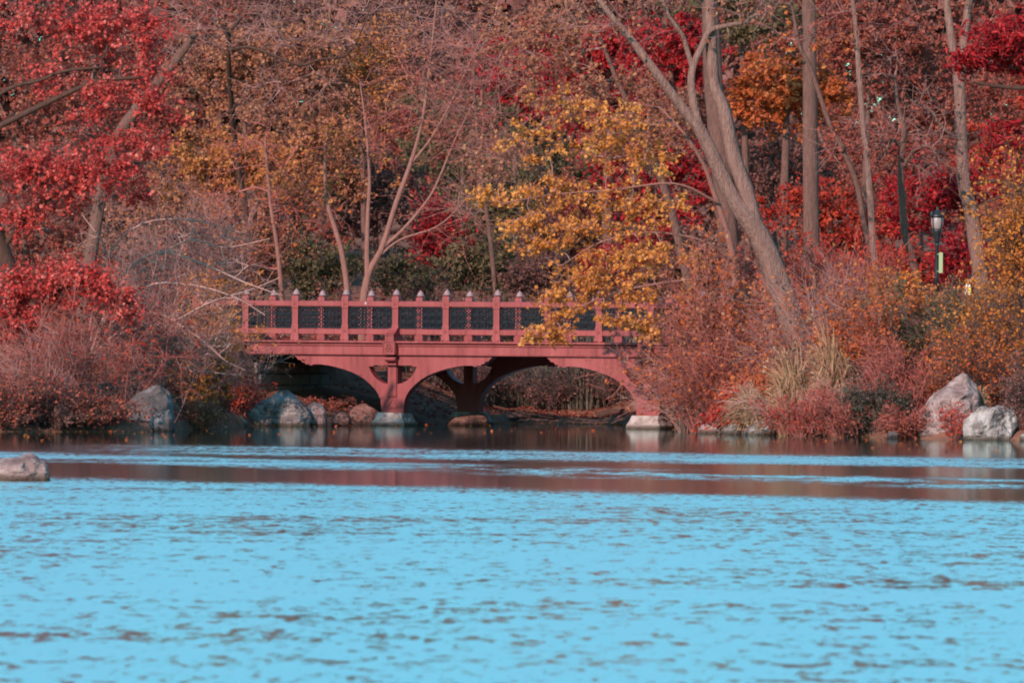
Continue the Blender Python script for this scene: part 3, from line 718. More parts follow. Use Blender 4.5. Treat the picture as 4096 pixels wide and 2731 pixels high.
LOBE = [(1.0, 0), (0.42, 0.42), (0.78, 0.95), (0.30, 1.35), (0.55, 2.05), (0.28, math.pi), (0.55, -2.05), (0.30, -1.35), (0.78, -0.95), (0.42, -0.42)]
def leaves(C, size, g, kind='kite', up=0.35, facing=None):
    n = len(C)
    N = nrm(g.normal(0, 1, (n, 3))+np.array([-0.25, -0.45, up+0.25]))
    a = nrm(np.cross(N, g.normal(0, 1, (n, 3)))); a = nrm(a+np.array([0, 0, -0.25])); b = nrm(np.cross(N, a))
    s = (size*g.uniform(0.45, 1.45, n))[:, None]
    if kind == 'kite':
        fold = N*s*0.10
        V = np.stack([C-a*s*0.5, C+b*s*0.33+fold, C+a*s*0.5, C-b*s*0.33+fold], 1).reshape(-1, 3)
        F = np.arange(n*4).reshape(n, 4)
    elif kind == 'long':
        fold = N*s*0.06
        V = np.stack([C-a*s*0.5, C+b*s*0.18+fold, C+a*s*0.5, C-b*s*0.18+fold], 1).reshape(-1, 3)
        F = np.arange(n*4).reshape(n, 4)
    else:
        vs_ = []
        for q, (r, t) in enumerate(LOBE):
            curl = -N*s*0.14*r*(1 if q % 2 == 0 else 0.2)*g.uniform(0.2, 1.4, n)[:, None]
            vs_.append(C+(a*math.cos(t)+b*math.sin(t))*s*0.62*r+curl)
        V = np.stack(vs_, 1).reshape(-1, 3); F = np.arange(n*len(LOBE)).reshape(n, len(LOBE))
    return V, F

def sprays_to_targets(sprays, Y, g, dscale=0.7, dy=0.0):
    T = []
    for sp in sprays:
        x, y, rx, ry, n = sp[:5]; yoff = sp[5] if len(sp) > 5 else 0.0; tilt = sp[6] if len(sp) > 6 else 0.0
        q = g.normal(0, 1, (n, 3)); q = q/np.linalg.norm(q, axis=1, keepdims=True)*(g.uniform(0, 1, (n, 1))**0.42)
        k = Y/FPX; D = min(rx, 2.2*ry)*k*dscale
        for u in q:
            ex, ey = u[0]*rx, u[2]*ry
            ct, st = math.cos(tilt), math.sin(tilt)
            T.append(tuple(px(x+ex*ct-ey*st, y+ex*st+ey*ct, Y+dy+yoff+u[1]*D)))
    return np.array(T)

def plant(name, label, cat, Y, path, sprays, pal, nleaf, lsize, seed, bark='bark', twig='twig', kind='kite', ntw=6, tl=(0.25, 0.7), group=None,
          twr=0.007, limbs=(), sides=10, droop=0.15, spread=1.0, sag=0.12, dscale=0.7, limb_r=None, base_fix=True, root_part='trunk', tip=0.007, crown_part='crown', rmax=9):
    """a tree or shrub: explicit trunk path [(px,py,dY,r)...], limbs, then branches grown to leaf sprays"""
    g = np.random.default_rng(seed)
    pts = [px(a, b, Y+c) for a, b, c, r in path]; rad = [q[3] for q in path]
    if base_fix:                                               # stand it on the ground under its lowest point
        p0 = pts[0].copy(); p0.z = ground(p0.x, p0.y)-0.15
        if pts[0].z > p0.z: pts.insert(0, p0); rad.insert(0, rad[0]*1.18)
        else: pts[0].z = p0.z
    root = empty(name, (pts[0].x, pts[0].y, pts[0].z+0.15)); tag(root, label, cat, group)
    inv = np.array(root.location)
    sk = Skel()
    V, F, Q, R = chain(pts, rad, sides, 0.07, seed)
    o = link(root_part, np_mesh(root_part, V-inv, F, True), M[bark], root)
    sk.path(Q, R)
    for li, lb in enumerate(limbs):
        lp = [px(a, b, Y+c) for a, b, c, r in lb]; lr = [q[3] for q in lb]
        V, F, Q2, R2 = chain(lp, lr, max(6, sides-2), 0.06, seed+li+1)
        link('limb', np_mesh('limb', V-inv, F, True), M[bark], root)
        d = np.linalg.norm(sk.P[:sk.n]-Q2[0], axis=1); sk.path(Q2, R2, int(np.argmin(d)))
    nfix = sk.n
    T = sprays_to_targets(sprays, Y, g, dscale)
    if len(T) == 0: return root
    ends = sk.grow(T, g, sag=sag)
    Rr = sk.radii(tip)
    parts = sk.mesh_parts(Rr, nfix, rmax)
    # twigs
    c = np.repeat(T, ntw, 0); par = np.array(sk.par)[ends]
    out = np.repeat(nrm(T-sk.P[par]), ntw, 0)
    d1 = nrm(out*0.55+g.normal(0, 1, c.shape)*spread*np.array([1, 0.9, 0.7])+np.array([0, 0, 0.12]))
    L = g.uniform(tl[0], tl[1], len(c))[:, None]
    m1 = c+d1*L*0.55; e1 = m1+nrm(d1+g.normal(0, 0.35, c.shape)+np.array([0, 0, -droop]))*L*0.5
    w = np.full(len(c), twr)
    parts.append(tubes(c, m1, w, w*0.8, 3)); parts.append(tubes(m1, e1, w*0.8, w*0.45, 3))
    V, F = merge(parts)
    link('branches', np_mesh('branches', V-inv, F), M[twig], root)
    if nleaf > 0:
        i = g.integers(0, len(c), nleaf); u = g.uniform(0, 1, (nleaf, 1))
        pos = np.where(u < 0.5, c[i]+(m1[i]-c[i])*u*2, m1[i]+(e1[i]-m1[i])*(u*2-1))+g.normal(0, 0.05, (nleaf, 3))+np.array([0, 0, -0.03])
        V, F = leaves(pos, lsize, g, kind)
        link(crown_part, np_mesh(crown_part, V-inv, F), M[pal], root)
    return root

# ------------------------------------------------------------------ woodland behind the bridge
def wood(label, x, y, rx, ry, Y, pal, n, ls, seed, trunk_w=0.15, bx=None, bark='bark', clumps=None, twig='twig_dark', kind='kite', cat='tree', name='woodland_tree', ntw=5, limbs=()):
    bx = x if bx is None else bx
    top = y-ry*0.2
    k = FPX/Y
    path = [(bx, 1330, 0, trunk_w), ((bx*2+x)/3, (1330*0.6+top*0.4), 0, trunk_w*0.85), ((bx+2*x)/3, 1330*0.3+top*0.7, 0, trunk_w*0.65), (x, top, 0, trunk_w*0.35)]
    cl = clumps or int(95*(rx*ry)/(k*k*4))
    cl = max(80, min(cl, 170))
    g = random.Random(seed)
    sp = []
    m = 5
    rx *= 1.15; ry *= 1.12
    for i in range(m):
        sp.append((x+g.uniform(-0.6, 0.6)*rx, y+g.uniform(-0.6, 0.6)*ry, rx*g.uniform(0.35, 0.6), ry*g.uniform(0.3, 0.5), cl//(m+2)))
    sp.append((x, y, rx, ry, 2*cl//(m+2)))
    return plant(name, label, cat, Y, path, sp, pal, int(n*0.9), ls, seed, bark=bark, twig=twig, group='autumn trees of the wood behind the footbridge', ntw=ntw, tl=(0.3, 0.9), twr=0.008, kind=kind, limbs=limbs, sides=8)

WOOD = [
 # label, x, y, rx, ry, Y, palette, leaves, leaf size
 ('rust brown tree high in the far wood at the left picture edge', -120, 350, 420, 480, 312, 'rust', 8000, 0.17),
 ('dull brown tree of the far wood behind the red-leaved tree', 380, 300, 420, 500, 318, 'brown', 8000, 0.17),
 ('brown tree of the far wood above the tan foliage left of centre', 860, 150, 420, 420, 322, 'rust', 8000, 0.17),
 ('hazy brown tree of the far wood above the forked tree', 1330, 220, 420, 480, 316, 'brown', 9000, 0.16),
 ('grey-brown tree of the far wood at the top centre', 1790, 250, 420, 500, 320, 'brown', 8500, 0.16),
 ('rusty tree of the far wood behind the yellow maple top', 2260, 180, 420, 460, 318, 'rust', 8500, 0.17),
 ('brown tree of the far wood behind the leaning forked trunk', 2730, 300, 420, 500, 322, 'brown', 8000, 0.17),
 ('rust tree of the far wood between leaning trunk and thick grey trunk', 3180, 180, 420, 480, 318, 'rust', 8000, 0.17),
 ('brown tree of the far wood above the lamppost', 3640, 250, 420, 480, 320, 'rust', 8500, 0.16),
 ('dark red tree of the far wood at the upper right corner', 4120, 250, 420, 480, 316, 'rust', 8000, 0.17),
 ('tan leaved tree with fine dense foliage at upper left centre', 980, 330, 330, 290, 272, 'tan', 13000, 0.13),
 ('ochre leaved tree left of the forked tree, above the bridge end', 900, 700, 300, 200, 262, 'ochre', 9000, 0.13),
 ('tan and rust tree just left of the forked tree', 1180, 620, 260, 300, 266, 'tan', 11000, 0.13),
 ('sparse golden leaved tree behind the forked tree', 1440, 420, 270, 340, 274, 'ochre', 7500, 0.13),
 ('mauve brown twiggy tree at the top between forked tree and maple', 1700, 230, 260, 330, 280, 'brown', 6500, 0.13),
 ('olive brown tree right of the forked tree above the railing', 1850, 700, 250, 330, 264, 'olive', 9500, 0.13),
 ('crimson tree at upper centre left of the yellow maple', 2080, 330, 190, 210, 270, 'crimson', 6500, 0.15),
 ('bright crimson tree peeking through the top of the yellow maple', 2430, 330, 260, 220, 262, 'crimson', 8000, 0.16),
 ('dark crimson tree behind the left limb of the leaning trunk', 2680, 250, 170, 210, 256, 'crimson', 4500, 0.15),
 ('crimson tree low behind the right half of the yellow maple', 2600, 720, 240, 230, 252, 'crimson', 6500, 0.14),
 ('olive leaved tree at the top right of the leaning trunk', 2960, 40, 240, 150, 258, 'olive', 5500, 0.15),
 ('orange leaved tree between leaning trunk and thick grey trunk', 3150, 350, 220, 170, 256, 'orange', 7000, 0.16),
 ('grey-brown bare-looking tree right of the leaning trunk', 3080, 680, 220, 260, 260, 'brown', 5500, 0.13),
 ('rusty orange tree around the pair of thin pale trunks', 3480, 330, 240, 320, 270, 'rust', 9000, 0.14),
 ('red tree low behind the thin pale trunks', 3320, 900, 230, 180, 250, 'scarlet', 7500, 0.13),
 ('scarlet tree behind the black lamppost', 3690, 850, 240, 250, 256, 'crimson', 8500, 0.13),
 ('rust red tree above the black lamppost', 3680, 450, 210, 260, 272, 'rust', 7500, 0.14),
 ('orange-red tree right of the right-hand pale trunk', 4050, 620, 210, 300, 262, 'scarlet', 9000, 0.14),
 ('rust tree low at the right edge beyond the right-hand trunk', 4120, 980, 230, 190, 254, 'rust', 6500, 0.13),
  ('rust tree half way up the wood at the left edge', 60, 600, 330, 330, 290, 'rust', 9500, 0.15),
 ('reddish brown tree half way up the wood behind the leaning left trunk', 560, 560, 330, 320, 294, 'rust', 9500, 0.15),
 ('tan brown tree low in the wood above the left railing end', 760, 900, 300, 230, 268, 'tan', 9000, 0.13),
 ('rust tree low in the wood left of the forked tree stems', 1120, 900, 270, 220, 276, 'rust', 9000, 0.13),
 ('brown tree low in the wood between the stems of the forked tree', 1500, 820, 280, 280, 278, 'brown', 9500, 0.14),
 ('rust brown tree in the wood right of the forked tree', 1760, 560, 300, 300, 290, 'rust', 9500, 0.15),
 ('brown tree low in the wood between forked tree and maple', 1980, 930, 270, 230, 274, 'brown', 9000, 0.13),
 ('olive tree in the wood left of the yellow maple branches', 2120, 640, 270, 270, 284, 'olive', 9000, 0.14),
 ('rust tree low in the wood behind the yellow maple', 2380, 880, 300, 260, 278, 'rust', 9500, 0.14),
 ('brown tree low in the wood behind the leaning trunk foot', 2850, 820, 300, 280, 276, 'brown', 9500, 0.14),
 ('rust tree half way up the wood right of the leaning trunk', 3240, 620, 300, 300, 292, 'rust', 9500, 0.15),
 ('red-brown tree low in the wood behind the thin trunks', 3500, 760, 300, 280, 280, 'rust', 9500, 0.14),
 ('rust tree half way up the wood at the right edge', 3980, 420, 300, 320, 294, 'rust', 9500, 0.15),
 ('dark brown tree behind the lower limbs of the red-leaved tree', 420, 780, 320, 260, 258, 'brown', 6500, 0.13),
 ('brown tree behind the left shrub tangle', 80, 900, 300, 300, 252, 'rust', 6500, 0.13),
]
for i, (lab, x, y, rx, ry, Y, pal, n, ls) in enumerate(WOOD):
    wood(lab, x, y, rx, ry, Y, pal, n, ls, 100+i, trunk_w=0.13+0.07*((i*37) % 10)/10, bx=x+((i*53) % 120)-60)

# low understorey behind the railing
UNDER = [
 ('tan undergrowth shrub behind the left end of the railing', 1060, 1020, 200, 150, 240, 'tan', 5500, 0.11),
 ('olive brown shrub behind the railing left of the forked tree', 1290, 1080, 150, 130, 238, 'olive', 4500, 0.11),
 ('red leaved shrub behind the railing right of the forked tree', 1760, 960, 110, 170, 244, 'crimson', 4500, 0.12),
 ('dark shrub behind the railing right of the forked tree base', 1620, 1110, 130, 90, 240, 'olive', 3000, 0.11),
 ('tan-green shrub behind the middle of the railing', 1930, 1060, 170, 130, 242, 'olive', 6000, 0.11),
 ('brownish shrub behind the railing left of the yellow maple branch', 2160, 1090, 130, 100, 240, 'brown', 4000, 0.11),
 ('crimson shrub behind the railing under the yellow maple', 2480, 1080, 180, 130, 244, 'crimson', 5000, 0.12),
 ('brown shrub behind the railing at its right end', 2720, 1080, 160, 150, 238, 'brown', 4500, 0.12),
 ('red shrub left of the lamppost foot', 3560, 1100, 170, 120, 243, 'scarlet', 4500, 0.12),
 ('dark red shrub between lamppost and right-hand trunk', 3830, 1060, 130, 150, 246, 'crimson', 4000, 0.12),
 ('rusty shrub left of the leaning trunk foot', 3250, 1120, 170, 130, 240, 'rust', 4500, 0.12),
 ('mauve brown thicket at the left end of the railing', 760, 1080, 220, 170, 236, 'brown', 5500, 0.11),
 ('rust thicket behind the red branches at the left edge', 330, 1150, 260, 200, 232, 'rust', 5500, 0.11),
]
for i, (lab, x, y, rx, ry, Y, pal, n, ls) in enumerate(UNDER):
    z0 = 1290
    path = [(x-15, z0, 0, 0.04), (x, y+ry*0.5, 0, 0.03), (x+10, y-ry*0.2, 0, 0.015)]
    plant('shrub', lab, 'shrub', Y, path, [(x, y, rx, ry, 34), (x-rx*0.4, y+ry*0.2, rx*0.5, ry*0.6, 12), (x+rx*0.4, y+ry*0.1, rx*0.5, ry*0.7, 12)], pal, n, ls, 300+i,
          twig='twig_dark', ntw=6, tl=(0.25, 0.7), sides=6, root_part='stem', crown_part='foliage', group='understorey shrubs behind the railing')

# distant wood: one unbroken mass of foliage on the rise far behind
g = np.random.default_rng(77)
n = 115000
C = np.stack([g.uniform(-34, 34, n), g.uniform(338, 356, n), np.zeros(n)], 1)
C[:, 2] = zg(C[:, 0], C[:, 1])+g.uniform(0, 1, n)**0.85*(17+3.0*np.sin(C[:, 0]*0.55)+1.8*np.sin(C[:, 0]*1.31+1))
C += g.normal(0, 0.25, C.shape)
V, F = leaves(C, 0.66, g)
o = link('distant_wood', np_mesh('distant_wood', V, F), M['brown']); tag(o, 'hazy brown mass of distant woodland on the rise behind all trees', 'wood', kind='stuff')

# ------------------------------------------------------------------ trees that stand out in the photograph
# leaning pale forked tree, right of centre
plant('leaning_tree', 'pale leaning double-trunked tree right of the bridge, forking high', 'tree', 212,
      [(3225, 1440, 0, 0.37), (3169, 1285, 0, 0.33), (3112, 1130, 0, 0.30), (3062, 1000, 0, 0.285), (3010, 900, 0, 0.27), (2947, 820, 0, 0.21), (2890, 710, 0, 0.19), (2840, 600, 0, 0.175), (2793, 505, 0, 0.16)],
      [(2420, 90, 240, 130, 16), (2560, 60, 150, 120, 8), (2950, 40, 190, 110, 14), (2650, 10, 140, 90, 8), (2860, -120, 200, 120, 10)],
      'tan', 500, 0.14, 501, bark='bark_pale', twig='twig', ntw=5, tl=(0.4, 1.2), sides=12, limbs=[
      [(3020, 915, 0.05, 0.22), (2984, 772, 0.1, 0.20), (2935, 631, 0.15, 0.185), (2893, 435, 0.2, 0.165), (2856, 337, 0.25, 0.15), (2843, 140, 0.3, 0.14), (2835, -80, 0.3, 0.12)],
      [(2800, 520, 0, 0.15), (2700, 392, -0.1, 0.135), (2612, 273, -0.2, 0.12), (2530, 165, -0.2, 0.105), (2449, 70, -0.3, 0.09), (2370, -40, -0.3, 0.07)],
      [(2796, 510, 0, 0.14), (2776, 430, 0, 0.115), (2765, 337, 0, 0.105), (2774, 260, 0, 0.095), (2812, 178, 0.1, 0.085), (2842, 122, 0.1, 0.075), (2930, 98, 0.2, 0.065), (3005, 77, 0.3, 0.055), (3060, -10, 0.4, 0.04)],
      [(2772, 275, 0, 0.08), (2747, 195, 0, 0.065), (2728, 138, -0.1, 0.055), (2672, 56, -0.2, 0.045), (2640, -30, -0.2, 0.035)]])
# right-hand pale trunk with two stems
plant('pale_trunk_tree', 'tall pale trunk splitting into two stems right of the lamppost', 'tree', 226,
      [(3945, 1260, 0, 0.27), (3934, 1202, 0, 0.235), (3918, 1080, 0, 0.225), (3884, 842, 0, 0.205), (3857, 737, 0, 0.195), (3843, 491, 0, 0.18), (3836, 316, 0, 0.17), (3808, 175, 0, 0.12), (3786, 0, 0, 0.11), (3770, -120, 0, 0.09)],
      [(3780, -80, 220, 130, 16), (3700, 560, 150, 120, 8), (3900, 200, 120, 150, 6)], 'rust', 300, 0.13, 503, bark='bark_pale', twig='twig', ntw=5, tl=(0.4, 1.1), limbs=[
      [(3838, 330, 0.05, 0.14), (3850, 250, 0.1, 0.13), (3857, 140, 0.1, 0.12), (3877, 0, 0.1, 0.105), (3890, -120, 0.1, 0.09)],
      [(3840, 560, -0.1, 0.06), (3770, 510, -0.3, 0.045), (3720, 440, -0.4, 0.035), (3640, 400, -0.5, 0.025)]])
# pair of thin pale trunks
plant('thin_trunk_tree', 'thin pale trunk, straighter one of the pair left of the lamppost', 'tree', 222,
      [(3545, 1300, 0, 0.13), (3531, 1249, 0, 0.115), (3495, 1036, 0, 0.10), (3484, 842, 0, 0.095), (3470, 667, 0, 0.09), (3449, 456, 0, 0.085), (3435, 281, 0, 0.08), (3426, 150, 0, 0.07), (3405, -60, 0, 0.06)],
      [(3420, 60, 200, 140, 14), (3480, 500, 120, 100, 7)], 'rust', 250, 0.13, 504, bark='bark_pale', twig='twig', ntw=5, tl=(0.4, 1.0))
plant('thin_trunk_tree', 'thin brown trunk of the pair, leaning left as it rises', 'tree', 222.8,
      [(3540, 1300, 0, 0.10), (3500, 1080, 0, 0.085), (3456, 891, 0, 0.08), (3428, 737, 0, 0.075), (3372, 600, 0, 0.07), (3316, 491, 0, 0.065), (3246, 281, 0, 0.06), (3196, 175, 0, 0.05), (3160, -30, 0, 0.04)],
      [(3200, 90, 170, 130, 10), (3330, 560, 110, 90, 6)], 'rust', 250, 0.13, 505, bark='bark', twig='twig', ntw=5, tl=(0.4, 1.0))
plant('crooked_tree', 'crooked grey tree with gnarled bare branches left of the lamppost', 'tree', 224,
      [(3735, 1300, 0, 0.15), (3721, 1250, 0, 0.135), (3667, 1107, 0, 0.12), (3640, 1000, 0, 0.11), (3618, 912, 0, 0.105), (3604, 667, 0, 0.095), (3616, 520, 0, 0.08), (3590, 420, 0, 0.06), (3580, 300, 0, 0.05)],
      [(3680, 480, 150, 130, 16), (3560, 540, 110, 90, 10), (3740, 620, 130, 110, 12), (3580, 260, 120, 90, 8)], 'rust', 200, 0.12, 506, bark='bark', twig='twig', ntw=6, tl=(0.4, 1.0), tip=0.011, sag=0.02,
      limbs=[[(3606, 680, 0, 0.06), (3660, 600, -0.2, 0.05), (3720, 590, -0.3, 0.045), (3760, 640, -0.3, 0.035), (3830, 690, -0.3, 0.025)],
             [(3610, 600, 0, 0.05), (3570, 560, -0.2, 0.04), (3540, 610, -0.3, 0.03), (3500, 650, -0.3, 0.02)]])
plant('thick_trunk_tree', 'thick grey trunk in the wood between leaning tree and thin trunks', 'tree', 246,
      [(3245, 1250, 0, 0.30), (3243, 900, 0, 0.26), (3240, 600, 0, 0.24), (3238, 250, 0, 0.22), (3232, -80, 0, 0.2)],
      [(3260, -150, 260, 130, 20), (3200, 200, 200, 120, 8)], 'orange', 900, 0.15, 507, bark='bark', twig='twig_dark', ntw=5, tl=(0.4, 1.1))
plant('grey_trunk_tree', 'broad grey trunk straight behind the upper fork of the leaning tree', 'tree', 250,
      [(2935, 1250, 0, 0.34), (2900, 800, 0, 0.32), (2860, 400, 0, 0.30), (2845, 120, 0, 0.28), (2838, -100, 0, 0.25)],
      [(2850, -160, 260, 120, 18)], 'olive', 700, 0.15, 508, bark='bark', twig='twig_dark', ntw=5, tl=(0.4, 1.1))
# forked multi-stem tree behind the railing
plant('forked_tree', 'reddish multi-stemmed tree fanning upward behind the railing, left of centre', 'tree', 232,
      [(1450, 1290, 0, 0.12), (1455, 1190, 0, 0.105), (1477, 1085, 0, 0.10), (1526, 996, 0, 0.08), (1582, 821, 0, 0.075), (1638, 666, 0, 0.06), (1687, 491, 0, 0.045), (1720, 250, 0, 0.03), (1750, -40, 0, 0.02)],
      [(1690, 330, 170, 240, 18), (1850, 420, 220, 240, 18), (2000, 560, 170, 160, 10), (1520, 480, 130, 200, 10), (1900, 200, 200, 160, 10), (1780, 900, 200, 120, 8)], 'tan', 350, 0.12, 509,
      bark='bark_red', twig='twig_red', ntw=7, tl=(0.6, 1.6), tip=0.012, limbs=[
      [(1470, 1100, 0, 0.085), (1468, 1000, 0, 0.07), (1472, 850, 0, 0.06), (1478, 700, 0, 0.045), (1460, 480, 0, 0.03), (1440, 330, 0, 0.02)],
      [(1530, 990, 0, 0.06), (1600, 930, 0, 0.05), (1680, 840, 0, 0.04), (1740, 750, 0, 0.035), (1820, 560, 0, 0.025), (1900, 400, 0, 0.02)],
      [(1640, 660, 0, 0.04), (1720, 560, 0, 0.035), (1800, 420, 0, 0.025), (1880, 250, 0, 0.02), (1960, 80, 0, 0.014)],
      [(1500, 1040, 0, 0.045), (1600, 960, 0, 0.035), (1760, 900, 0, 0.028), (1900, 760, 0, 0.02), (2010, 650, 0, 0.015)]])
plant('slender_tree', 'reddish single stem leaning left beside the forked tree', 'tree', 233,
      [(1395, 1290, 0, 0.095), (1385, 1120, 0, 0.085), (1365, 1000, 0, 0.075), (1344, 926, 0, 0.07), (1309, 807, 0, 0.06), (1300, 650, 0, 0.045), (1310, 480, 0, 0.03)],
      [(1320, 620, 120, 200, 14), (1250, 720, 110, 100, 6)], 'ochre', 900, 0.12, 510, bark='bark_red', twig='twig_red', ntw=5, tl=(0.4, 1.0))
# bare pale spreading tree at top left
plant('bare_tree', 'bare pale-twigged tree with wavy spreading limbs at the top left centre', 'tree', 236,
      [(1010, 1230, 4, 0.09), (990, 900, 3.5, 0.085), (945, 620, 3, 0.08), (925, 400, 1.5, 0.07), (914, 240, 0.3, 0.065), (919, 122, 0, 0.055)],
      [(800, 110, 180, 100, 20), (1010, 130, 180, 90, 16), (1150, 60, 170, 90, 12), (1300, 130, 200, 110, 16), (1500, 40, 190, 90, 14), (1060, 330, 150, 100, 10), (1260, 330, 150, 100, 8), (700, 200, 100, 90, 6)], 'tan', 400, 0.12, 511,
      bark='bark_dark', twig='twig', ntw=7, tl=(0.5, 1.3), tip=0.011, sag=0.0, limbs=[
      [(917, 160, 0, 0.05), (860, 60, -0.2, 0.045), (780, 20, -0.3, 0.035), (700, -30, -0.3, 0.025)],
      [(919, 130, 0, 0.05), (985, 40, 0, 0.045), (1000, -20, 0, 0.03), (1040, -80, 0, 0.02)],
      [(917, 200, 0, 0.055), (1000, 190, -0.3, 0.05), (1098, 224, -0.5, 0.045), (1160, 250, -0.5, 0.042), (1217, 260, -0.5, 0.04), (1281, 238, -0.5, 0.036), (1393, 217, -0.5, 0.03), (1456, 98, -0.5, 0.025), (1490, 0, -0.5, 0.018)],
      [(1098, 224, -0.5, 0.03), (1110, 290, -0.5, 0.025), (1135, 350, -0.5, 0.018)]])
plant('bare_tree', 'thin bare tree with fine grey twigs between forked tree and yellow maple', 'tree', 240,
      [(1985, 1240, 0, 0.08), (1960, 950, 0, 0.07), (1925, 700, 0, 0.06), (1900, 400, 0, 0.045), (1890, 120, 0, 0.03)],
      [(1900, 480, 190, 200, 26), (1800, 180, 220, 170, 26), (2010, 230, 180, 170, 20), (1950, 800, 160, 120, 12)], 'tan', 250, 0.12, 520, bark='bark', twig='twig', ntw=8, tl=(0.5, 1.3), tip=0.010)
plant('bare_tree', 'thin bare reddish tree standing left of the forked tree above the railing', 'tree', 237,
      [(1130, 1240, 0, 0.07), (1110, 1000, 0, 0.06), (1080, 800, 0, 0.05), (1060, 560, 0, 0.035)],
      [(1040, 620, 190, 150, 18), (1180, 820, 160, 140, 16), (940, 860, 190, 120, 16), (1000, 1010, 200, 90, 12)], 'orange', 500, 0.12, 521, bark='bark_red', twig='twig_red', ntw=8, tl=(0.4, 1.2), tip=0.010)
plant('bare_tree', 'bare mauve-twigged tree low behind the yellow-leaved left shrub', 'tree', 233,
      [(640, 1240, 0, 0.08), (620, 1000, 0, 0.065), (600, 800, 0, 0.05), (560, 640, 0, 0.03)],
      [(620, 900, 220, 150, 22), (480, 1000, 180, 120, 14), (780, 1000, 190, 120, 16)], 'tan', 2600, 0.12, 522, bark='bark_dark', twig='twig', ntw=8, tl=(0.4, 1.2), tip=0.010)
# leaning trunk fragment behind the red tree
plant('stout_tree', 'stout trunk leaning right behind the red-leaved branches', 'tree', 226,
      [(330, 1250, 0, 0.17), (390, 850, 0, 0.16), (450, 600, 0, 0.155), (520, 470, 0, 0.15), (620, 340, 0, 0.14), (720, 220, 0, 0.11), (790, 120, 0, 0.08)],
      [(820, 60, 180, 100, 14), (600, 150, 160, 120, 12), (480, 700, 180, 120, 10)], 'rust', 800, 0.13, 512, bark='bark', twig='twig', ntw=6, tl=(0.4, 1.1))
# red-leaved tree, left foreground
plant('red_leaved_tree', 'large red-leaved tree overhanging the water at the left edge', 'tree', 205.5,
      [(80, 1680, 0.5, 0.30), (100, 1530, 0.5, 0.26), (108, 1350, 0.4, 0.23), (40, 1080, 0.3, 0.20), (-70, 760, 0, 0.17), (-120, 400, 0, 0.14), (-60, 120, 0, 0.10), (60, -80, 0, 0.07)],
      [(350, 110, 230, 125, 40), (80, 60, 130, 90, 12), (470, 120, 250, 120, 30), (560, 300, 150, 130, 18), (170, 330, 110, 70, 9), (640, 430, 130, 45, 12, -0.6, 0.6), (430, 390, 110, 40, 10, -0.4, 0.5),
       (230, 690, 330, 80, 52, -0.5, 0.04), (520, 640, 170, 100, 26, -0.4), (130, 640, 160, 60, 16), (560, 560, 110, 70, 10), (240, 800, 90, 40, 7), (60, 860, 70, 110, 9), (330, 440, 120, 40, 6), (560, 800, 90, 25, 5),
       (90, 1170, 150, 100, 34, -0.5), (40, 1290, 110, 70, 18, -0.5), (190, 1110, 110, 60, 14, -0.6), (430, 1160, 150, 42, 26, -0.8, 0.45), (300, 1090, 80, 40, 8, -0.6), (510, 1230, 50, 40, 8, -0.8), (190, 1340, 40, 50, 5), (120, 850, 60, 35, 6), (330, 1190, 60, 40, 5, -0.6)],
      'red', 25000, 0.115, 513, bark='bark_dark', twig='twig_dark', kind='maple', ntw=7, tl=(0.2, 0.55), twr=0.007, dscale=0.6, spread=0.8, limbs=[
      [(112, 1330, 0.2, 0.09), (220, 1180, -0.2, 0.07), (330, 1120, -0.5, 0.05), (450, 1150, -0.7, 0.035), (530, 1220, -0.8, 0.02)],
      [(10, 990, 0.2, 0.08), (170, 810, 0, 0.08), (380, 700, -0.3, 0.06), (560, 650, -0.4, 0.04), (660, 690, -0.5, 0.02)],
      [(-110, 560, 0, 0.08), (150, 430, -0.2, 0.075), (380, 330, -0.3, 0.06), (560, 310, -0.4, 0.04)],
      [(-40, 400, -0.2, 0.06), (60, 345, -0.3, 0.05), (150, 325, -0.3, 0.045), (260, 285, -0.4, 0.04), (400, 270, -0.5, 0.03)]])
